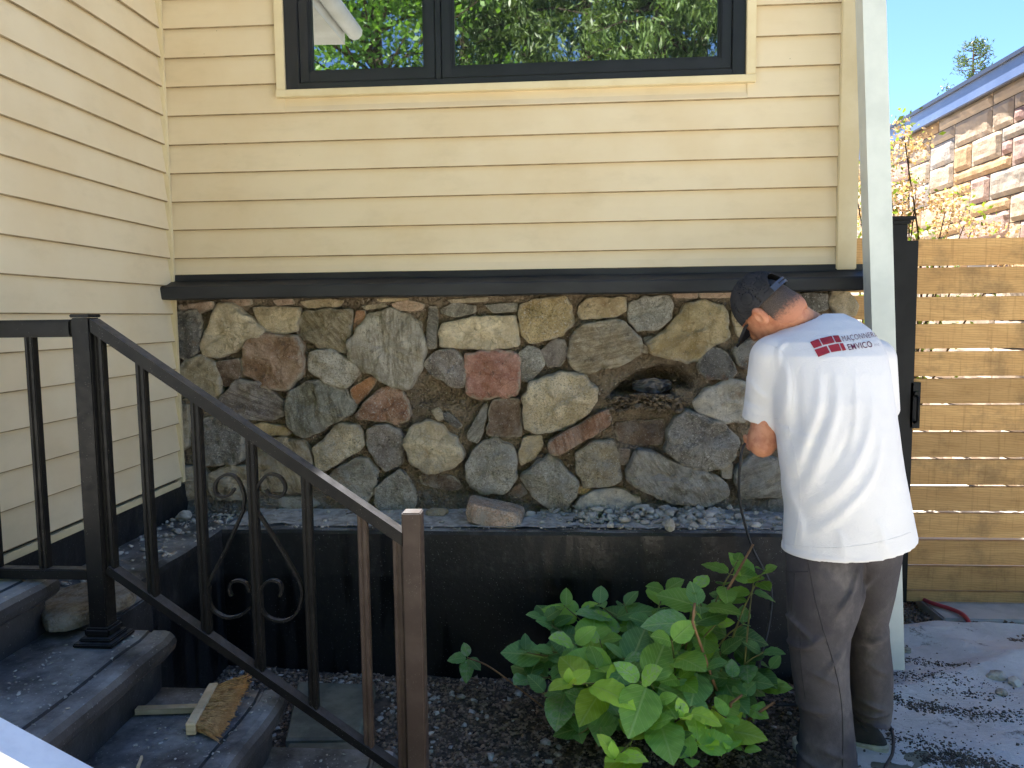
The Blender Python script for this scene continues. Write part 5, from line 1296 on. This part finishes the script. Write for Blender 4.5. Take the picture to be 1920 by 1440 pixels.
# --- body: head, neck, arms, hands as one skin surface
elb = A(1430, 826, 2.715); wri = A(1446, 815, 2.95)
elr = A(1646, 815, 2.98); wrr = A(1500, 800, 3.10)
lo, X, Y, Z = grid((.50, 2.58, 1.00), (1.16, 3.30, 1.76), .0045)
h = ellip(X, Y, Z, HC, (.098, .076, .100), BH)
h = smin(h, ellip(X, Y, Z, Hh(.045, 0, -.055), (.058, .056, .070), BH), .03)
h = smin(h, ellip(X, Y, Z, Hh(.080, 0, -.098), (.026, .028, .022), BH), .02)           # chin
h = smin(h, capsule(X, Y, Z, Hh(.098, 0, -.005), Hh(.118, 0, -.045), .008, .015), .012)   # nose
h = smin(h, capsule(X, Y, Z, Hh(.086, -.035, .012), Hh(.086, .035, .012), .014, .014), .015)  # brow
for s in (-1, 1):
    h = np.maximum(h, -(ellip(X, Y, Z, Hh(.104, s*.032, -.012), (.014, .016, .010), BH)))
    h = smin(h, ellip(X, Y, Z, Hh(.082, s*.032, -.012), (.013, .013, .012), BH), .004)  # eyeballs
    e0_, e1_ = Hh(-.002, s*.080, .012), Hh(.004, s*.075, -.045)
    ear = ellip(X, Y, Z, Hh(-.010, s*.088, -.012), (.023, .013, .037), BH)
    ear = np.maximum(ear, -ellip(X, Y, Z, Hh(-.004, s*.102, -.010), (.012, .010, .022), BH)); h = smin(h, ear, .006)
h = smin(h, capsule(X, Y, Z, Hh(.092, -.02, -.072), Hh(.092, .02, -.072), .007, .007), .008)   # lips
h = smin(h, capsule(X, Y, Z, Hh(-.035, 0, -.05), nk0+np.array([0, .03, -.05]), .060, .066), .03)   # neck
h = smin(h, capsule(X, Y, Z, shl, elb, .048, .046), .02); h = smin(h, capsule(X, Y, Z, elb, elb+(wri-elb)*.35, .047, .046), .028); h = smin(h, ellip(X, Y, Z, elb+np.array([-.006, -.026, -.022]), (.024, .024, .026)), .03); h = smin(h, capsule(X, Y, Z, elb+(wri-elb)*.35, wri, .045, .029), .015)
h = smin(h, capsule(X, Y, Z, shr, elr, .056, .046), .02); h = smin(h, capsule(X, Y, Z, elr, wrr, .046, .029), .02)
h = smin(h, capsule(X, Y, Z, nk0+np.array([0, .03, -.06]), (shl+shr)/2+np.array([0, .05, -.1]), .07, .12), .04); h = smin(h, capsule(X, Y, Z, shl, shr, .05, .05), .04)
# hands around the grinder body
gA, gB = A(1478, 812, 3.10), A(1530, 800, 3.20)       # tool axis
def hand(h, w_, grip, ax, sgn):
    ax = ax/np.linalg.norm(ax); to = grip-w_; to = to-ax*(to@ax); to /= np.linalg.norm(to); nrm = np.cross(ax, to)*sgn
    palm = w_+to*.045
    h = smin(h, capsule(X, Y, Z, w_, palm-ax*.018, .027, .022), .012); h = smin(h, capsule(X, Y, Z, palm-ax*.026, palm+ax*.026, .019, .018), .012)
    for k, (o, L) in enumerate(((-.034, .070), (-.012, .080), (.011, .075), (.032, .060))):
        b = palm+ax*o+to*.018+nrm*.004; k1 = b+to*L*.42+nrm*.022; k2 = k1+to*L*.05-nrm*.0+to*.0+nrm*(-.002)+(grip-k1)*.05+to*L*.22-nrm*.018; k3 = k2-nrm*.026-to*.006
        for p_, q_, ra, rb_ in ((b, k1, .0095, .009), (k1, k2, .009, .0082), (k2, k3, .0082, .0072)): h = smin(h, capsule(X, Y, Z, p_, q_, ra, rb_), .004)
    tb_ = w_+to*.02-ax*.022*1; t1_ = tb_-ax*.026+to*.020-nrm*.014; t2_ = t1_+to*.028-nrm*.010
    h = smin(h, capsule(X, Y, Z, tb_, t1_, .012, .0105), .006); return smin(h, capsule(X, Y, Z, t1_, t2_, .0105, .008), .005)
axg = gB-gA
h = hand(h, wri, gA, axg, 1); h = hand(h, wrr, gA+(gB-gA)*.8, -axg, 1)
V, Q = surface_nets(h, lo, .0045)
body = npmesh('body', V, Q, M_SKIN, man)
# --- hair shell under the cap, short at the nape
lo, X, Y, Z = grid(tuple(HC-.19), tuple(HC+.19), .004)
dF = (X-HC[0])*fH[0]+(Y-HC[1])*fH[1]+(Z-HC[2])*fH[2]; dU = (X-HC[0])*uH[0]+(Y-HC[1])*uH[1]+(Z-HC[2])*uH[2]; dL = (X-HC[0])*lH[0]+(Y-HC[1])*lH[1]+(Z-HC[2])*lH[2]
hair = ellip(X, Y, Z, HC, (.0997, .0777, .1017), BH)
hair = smin(hair, capsule(X, Y, Z, Hh(-.038, 0, -.045), Hh(-.052, 0, -.062), .0603, .0603), .03)
fr_ = np.array([mnoise.noise(Vector((a*.13, a*.07, 3))) for a in range(10)])
line = np.maximum(dF-.030+.75*np.maximum(0, -dU-.0), -.092-dU-.35*np.abs(dL))
line = np.maximum(line, np.where((np.abs(dL) > .050), dF+.022, -1))
hair = np.maximum(hair, line+.003*np.sin(dL*190)*np.cos(dU*170))
V, Q = surface_nets(hair, lo, .004)
ho = npmesh('hair', V, Q, M_HAIR, man)
hu = (V-HC)@uH; hf = (V-HC)@fH
at_ = ho.data.attributes.new('fade', 'FLOAT', 'POINT'); at_.data.foreach_set('value', np.clip((hu+.088-.25*np.maximum(0, hf+.03))/.075, 0, 1))
# --- cap
crown = ellip(X, Y, Z, Hh(-.002, 0, .018), (.112, .091, .118), BH)
inner = ellip(X, Y, Z, Hh(-.002, 0, .018), (.107, .086, .113), BH)
crown = np.maximum(crown, -inner)
crown = np.maximum(crown, -(dU-(.012+.10*np.maximum(0, -dF)*.0)))
hole = ellip(X, Y, Z, Hh(-.110, 0, .030), (.06, .043, .042), BH)
crown = np.maximum(crown, -np.maximum(hole, -(dU-.026)))
seam_ = np.abs(np.arctan2(dL, dF)) ; crown = crown+.0012*np.exp(-((np.mod(np.arctan2(dL, dF)+math.pi/6, math.pi/3)-math.pi/6)/.035)**2)
bx_ = ellip(X, Y, Z, Hh(.085, 0, .004), (.105, .078, .30), BH)
sag = .018-.30*np.maximum(0, dF-.07)-3.6*dL**2
brim = np.maximum(np.maximum(bx_, np.abs(dU-sag)-.004), -(ellip(X, Y, Z, Hh(-.002, 0, .018), (.104, .083, .30), BH)))
brim = np.maximum(brim, -(dF-.02))
V, Q = surface_nets(crown, lo, .004); capo = npmesh('cap', V, Q, M_CAPC, man)
capo['label'] = 'black cap with an adjustable strap at the back'
lo2, X, Y, Z = grid(tuple(HC-.24), tuple(HC+.24), .004)
dF = (X-HC[0])*fH[0]+(Y-HC[1])*fH[1]+(Z-HC[2])*fH[2]; dU = (X-HC[0])*uH[0]+(Y-HC[1])*uH[1]+(Z-HC[2])*uH[2]; dL = (X-HC[0])*lH[0]+(Y-HC[1])*lH[1]+(Z-HC[2])*lH[2]
bx_ = ellip(X, Y, Z, Hh(.085, 0, .004), (.105, .078, .40), BH); sag = .018-.35*np.maximum(0, dF-.07)-3.6*dL**2
brim = np.maximum(np.maximum(bx_, np.abs(dU-sag)-.004), -(ellip(X, Y, Z, Hh(-.002, 0, .018), (.106, .085, .40), BH))); brim = np.maximum(brim, .02-dF)
V, Q = surface_nets(brim, lo2, .004); npmesh('brim', V, Q, M_CAPC, capo).matrix_parent_inverse = Matrix()
st = []
for k in range(15):
    a = math.pi+(k/14-.5)*1.25; st.append(Hh(-.002+.1125*math.cos(a), .0915*math.sin(a), .024))
V = []
for p in st:
    for (du, dr_) in ((-.011, 0), (.011, 0), (.011, .003), (-.011, .003)):
        out = (p-HC); out = out-uH*(out@uH); out /= np.linalg.norm(out); V.append(p+uH*du+out*dr_)
F = [(a*4+i, a*4+(i+1) % 4, (a+1)*4+(i+1) % 4, (a+1)*4+i) for a in range(14) for i in range(4)]+[(3, 2, 1, 0), tuple(56+i for i in range(4))]
meshobj('strap', V, F, M_STRAP, capo)
bh = MB()
for k in range(4, 11):
    p = np.array(st[k]); out = p-HC; out = out-uH*(out@uH); out /= np.linalg.norm(out); bh.tube([p+out*.0025, p+out*.0042], .003, 8)
bh.build('strap_studs', M_CAPC, capo)
# --- shoes
def shoe(c, ang, name):
    lo_, X, Y, Z = grid((c[0]-.2, c[1]-.2, -.0), (c[0]+.2, c[1]+.2, .16), .0045)
    dx = (X-c[0])*math.cos(ang)+(Y-c[1])*math.sin(ang); dy = -(X-c[0])*math.sin(ang)+(Y-c[1])*math.cos(ang); I3 = ((1, 0, 0), (0, 1, 0), (0, 0, 1))
    wid = .040+.010*np.exp(-((dx-.06)/.06)**2)
    q = np.sqrt((dx/.142)**2+(dy/wid)**4); so_ = np.maximum((q-1)*.04, np.abs(Z-.018)-.015)
    up_ = np.maximum((np.sqrt((dx/.136)**2+(dy/(wid-.003))**2+((Z-.03)/(.060+.035*np.exp(-((dx+.07)/.06)**2)))**2)-1)*.04, .032-Z)
    V, Q = surface_nets(so_, lo_, .0045); s_ = npmesh('shoe', V, Q, M_SOLE, man)
    V, Q = surface_nets(up_, lo_, .0045); npmesh('upper', V, Q, M_SHOE, s_).matrix_parent_inverse = Matrix()
M_SOLE = simple('cream_rubber_sole', srgb(208, 202, 180), srgb(176, 168, 146), 25, rough=.7, bstr=.2); M_SHOE = simple('black_canvas_shoe', srgb(40, 40, 42), srgb(58, 56, 54), 20, rough=.9, bstr=.3)
shoe((.995, 2.745), 2.65, 'r'); shoe((.87, 2.60), 1.95, 'l')
# --- print on the shirt back
Vs = np.empty(len(shirt.data.vertices)*3); shirt.data.vertices.foreach_get('co', Vs); Vs = Vs.reshape(-1, 3)
bvs = BVHTree.FromPolygons([tuple(v) for v in Vs], [tuple(p.vertices) for p in shirt.data.polygons])
for path_ in (((1432, 645), (1462, 655), (1482, 685), (1488, 725), (1484, 770)), ((1478, 800), (1496, 880), (1500, 950), (1490, 1022)), ((1476, 1020), (1520, 1026), (1570, 1027), (1630, 1020), (1680, 1008), (1708, 998)), ((1402, 776), (1430, 781), (1462, 786))):
    c = [drape(bvs, p[0], p[1], .0004) for p in spline([(a, b, 0) for a, b in path_], 8)]; c = [p for p in c if p is not None]
    if len(c) > 3: MB().tube(c, .0009, 5).build('seam', M_SHIRT, shirt, True)
M_RED = simple('red_print', srgb(158, 44, 56), srgb(146, 38, 50), 60, rough=.8, bstr=0); M_DKP = simple('dark_plum_print', srgb(96, 44, 66), rough=.8, bstr=0); M_GRP = simple('grey_print', srgb(140, 138, 150), rough=.8, bstr=0)
zp_ = lambda x, y: (1500+x/9.6, 600+y/9.6)
def printed(name, quadpx, m, nu=6, nv=4):
    """quad corners tl,tr,br,bl in px, wrapped on the cloth"""
    V = []; tl, tr2, br2, bl = [np.array(q) for q in quadpx]
    for j in range(nv+1):
        for i in range(nu+1):
            u, v = i/nu, j/nv; p = (tl*(1-u)+tr2*u)*(1-v)+(bl*(1-u)+br2*u)*v; V.append(drape(bvs, p[0], p[1], .0016))
    F = [(j*(nu+1)+i, j*(nu+1)+i+1, (j+1)*(nu+1)+i+1, (j+1)*(nu+1)+i) for j in range(nv) for i in range(nu)]
    return meshobj(name, V, F, m, shirt)
for q in (((180, 400), (330, 345), (400, 465), (250, 515)), ((350, 340), (565, 290), (625, 410), (415, 455)), ((585, 288), (690, 280), (750, 400), (645, 410)), ((260, 540), (475, 470), (540, 590), (330, 670)), ((500, 465), (690, 425), (745, 555), (565, 585)), ((710, 425), (770, 420), (830, 545), (765, 560))):
    printed('printed_brick', [zp_(*p) for p in q], M_RED)
def lettering(txt, quadz, m, offset=0.0):
    cu = bpy.data.curves.new('lettering', 'FONT'); cu.body = txt; cu.offset = offset; cu.resolution_u = 3; cu.size = 1; cu.space_character = 1.08
    o = bpy.data.objects.new('lettering_src', cu); COL.objects.link(o)
    dg = bpy.context.evaluated_depsgraph_get(); me = bpy.data.meshes.new_from_object(o.evaluated_get(dg)); bpy.data.objects.remove(o); bpy.data.curves.remove(cu)
    bm = bmesh.new(); bm.from_mesh(me); bmesh.ops.triangulate(bm, faces=bm.faces[:]); bm.to_mesh(me); bm.free()
    co = np.array([v.co[:] for v in me.vertices]); x0, x1 = co[:, 0].min(), co[:, 0].max(); y1 = .73 if txt[0].isupper() else .72
    tl, tr2, br2, bl = [np.array(zp_(*q)) for q in quadz]
    V = []
    for c in co:
        u = (c[0]-x0)/(x1-x0); v = 1-c[1]/y1; p = (tl*(1-u)+tr2*u)*(1-v)+(bl*(1-u)+br2*u)*v; V.append(drape(bvs, p[0], p[1], .0022))
    F = [tuple(p.vertices) for p in me.polygons]; bpy.data.meshes.remove(me)
    return meshobj('lettering', V, F, m, shirt)
lettering('MAÇONNERIE', ((735, 290), (1375, 205), (1415, 300), (778, 395)), M_DKP, -.008)
lettering('EMVICO', ((835, 440), (1262, 378), (1308, 490), (880, 548)), M_DKP, .008)
lettering('inc.', ((1322, 415), (1425, 400), (1440, 460), (1335, 478)), M_GRP, -.01)
# --- angle grinder and its cable, dark band at the wrist
M_TOOL = simple('dark_tool_plastic', srgb(40, 42, 44), rough=.5, bstr=.1)
gr_ = empty('angle_grinder', tuple(gA), 'dark angle grinder held in the mason\'s hands against the stones', 'power tool')
MB().tube([gA-axg*.15, gA, gA+axg*.5, gB, gB+axg*.25], [.020, .024, .024, .028, .026], 12).build('housing', M_TOOL, gr_, True)
gd = gB+axg*.2; up_n = Vector((0, .35, -.93)).normalized()
MB().tube([gd, Vector(gd)+up_n*.045], [.024, .018], 12).build('gear_head', M_TOOL, gr_, True)
MB().tube([Vector(gd)+up_n*.046, Vector(gd)+up_n*.050], .058, 24).build('disc', M_RUBBLE, gr_, True)
wb = MB(); ra = Vector(wri-elb).normalized(); rc = Vector(elb+(wri-elb)*.80); e1_ = ra.orthogonal().normalized(); e2_ = ra.cross(e1_)
wb.tube([rc+(e1_*math.cos(t_)+e2_*math.sin(t_))*.0375 for t_ in np.linspace(0, 2*math.pi, 25)], .005, 6)
wb.build('wristband', M_CAPC, man, True)
M_CABLE = simple('black_rubber_cable', srgb(46, 47, 48), srgb(62, 62, 62), 30, rough=.6, bstr=.1)
cpts = [tuple(gA-axg*.12), tuple(A(1402, 828, 3.02)), tuple(A(1388, 870, 3.0)), tuple(A(1386, 930, 3.05)), tuple(A(1396, 980, 3.12)), tuple(A(1412, 1030, 3.17)), tuple(A(1440, 1085, 3.17)), tuple(A(1447, 1120, 3.16)), tuple(A(1440, 1180, 3.14)), tuple(A(1425, 1240, 3.10)), tuple(A(1420, 1300, 3.05)), (.80, 3.0, .012), (.92, 2.98, .02), (1.08, 2.95, .04), (1.16, 2.84, .04), tuple(atZ(1672, 1370, .035)), tuple(atZ(1674, 1410, .03)), tuple(atZ(1658, 1450, .03)), (1.05, 2.4, .03), (.95, 2.1, .03)]
tag(MB().tube(spline(cpts, 8), .0055, 8).build('power_cable', M_CABLE, None, True), 'black power cable hanging from the tool and trailing over the ground', 'cable')
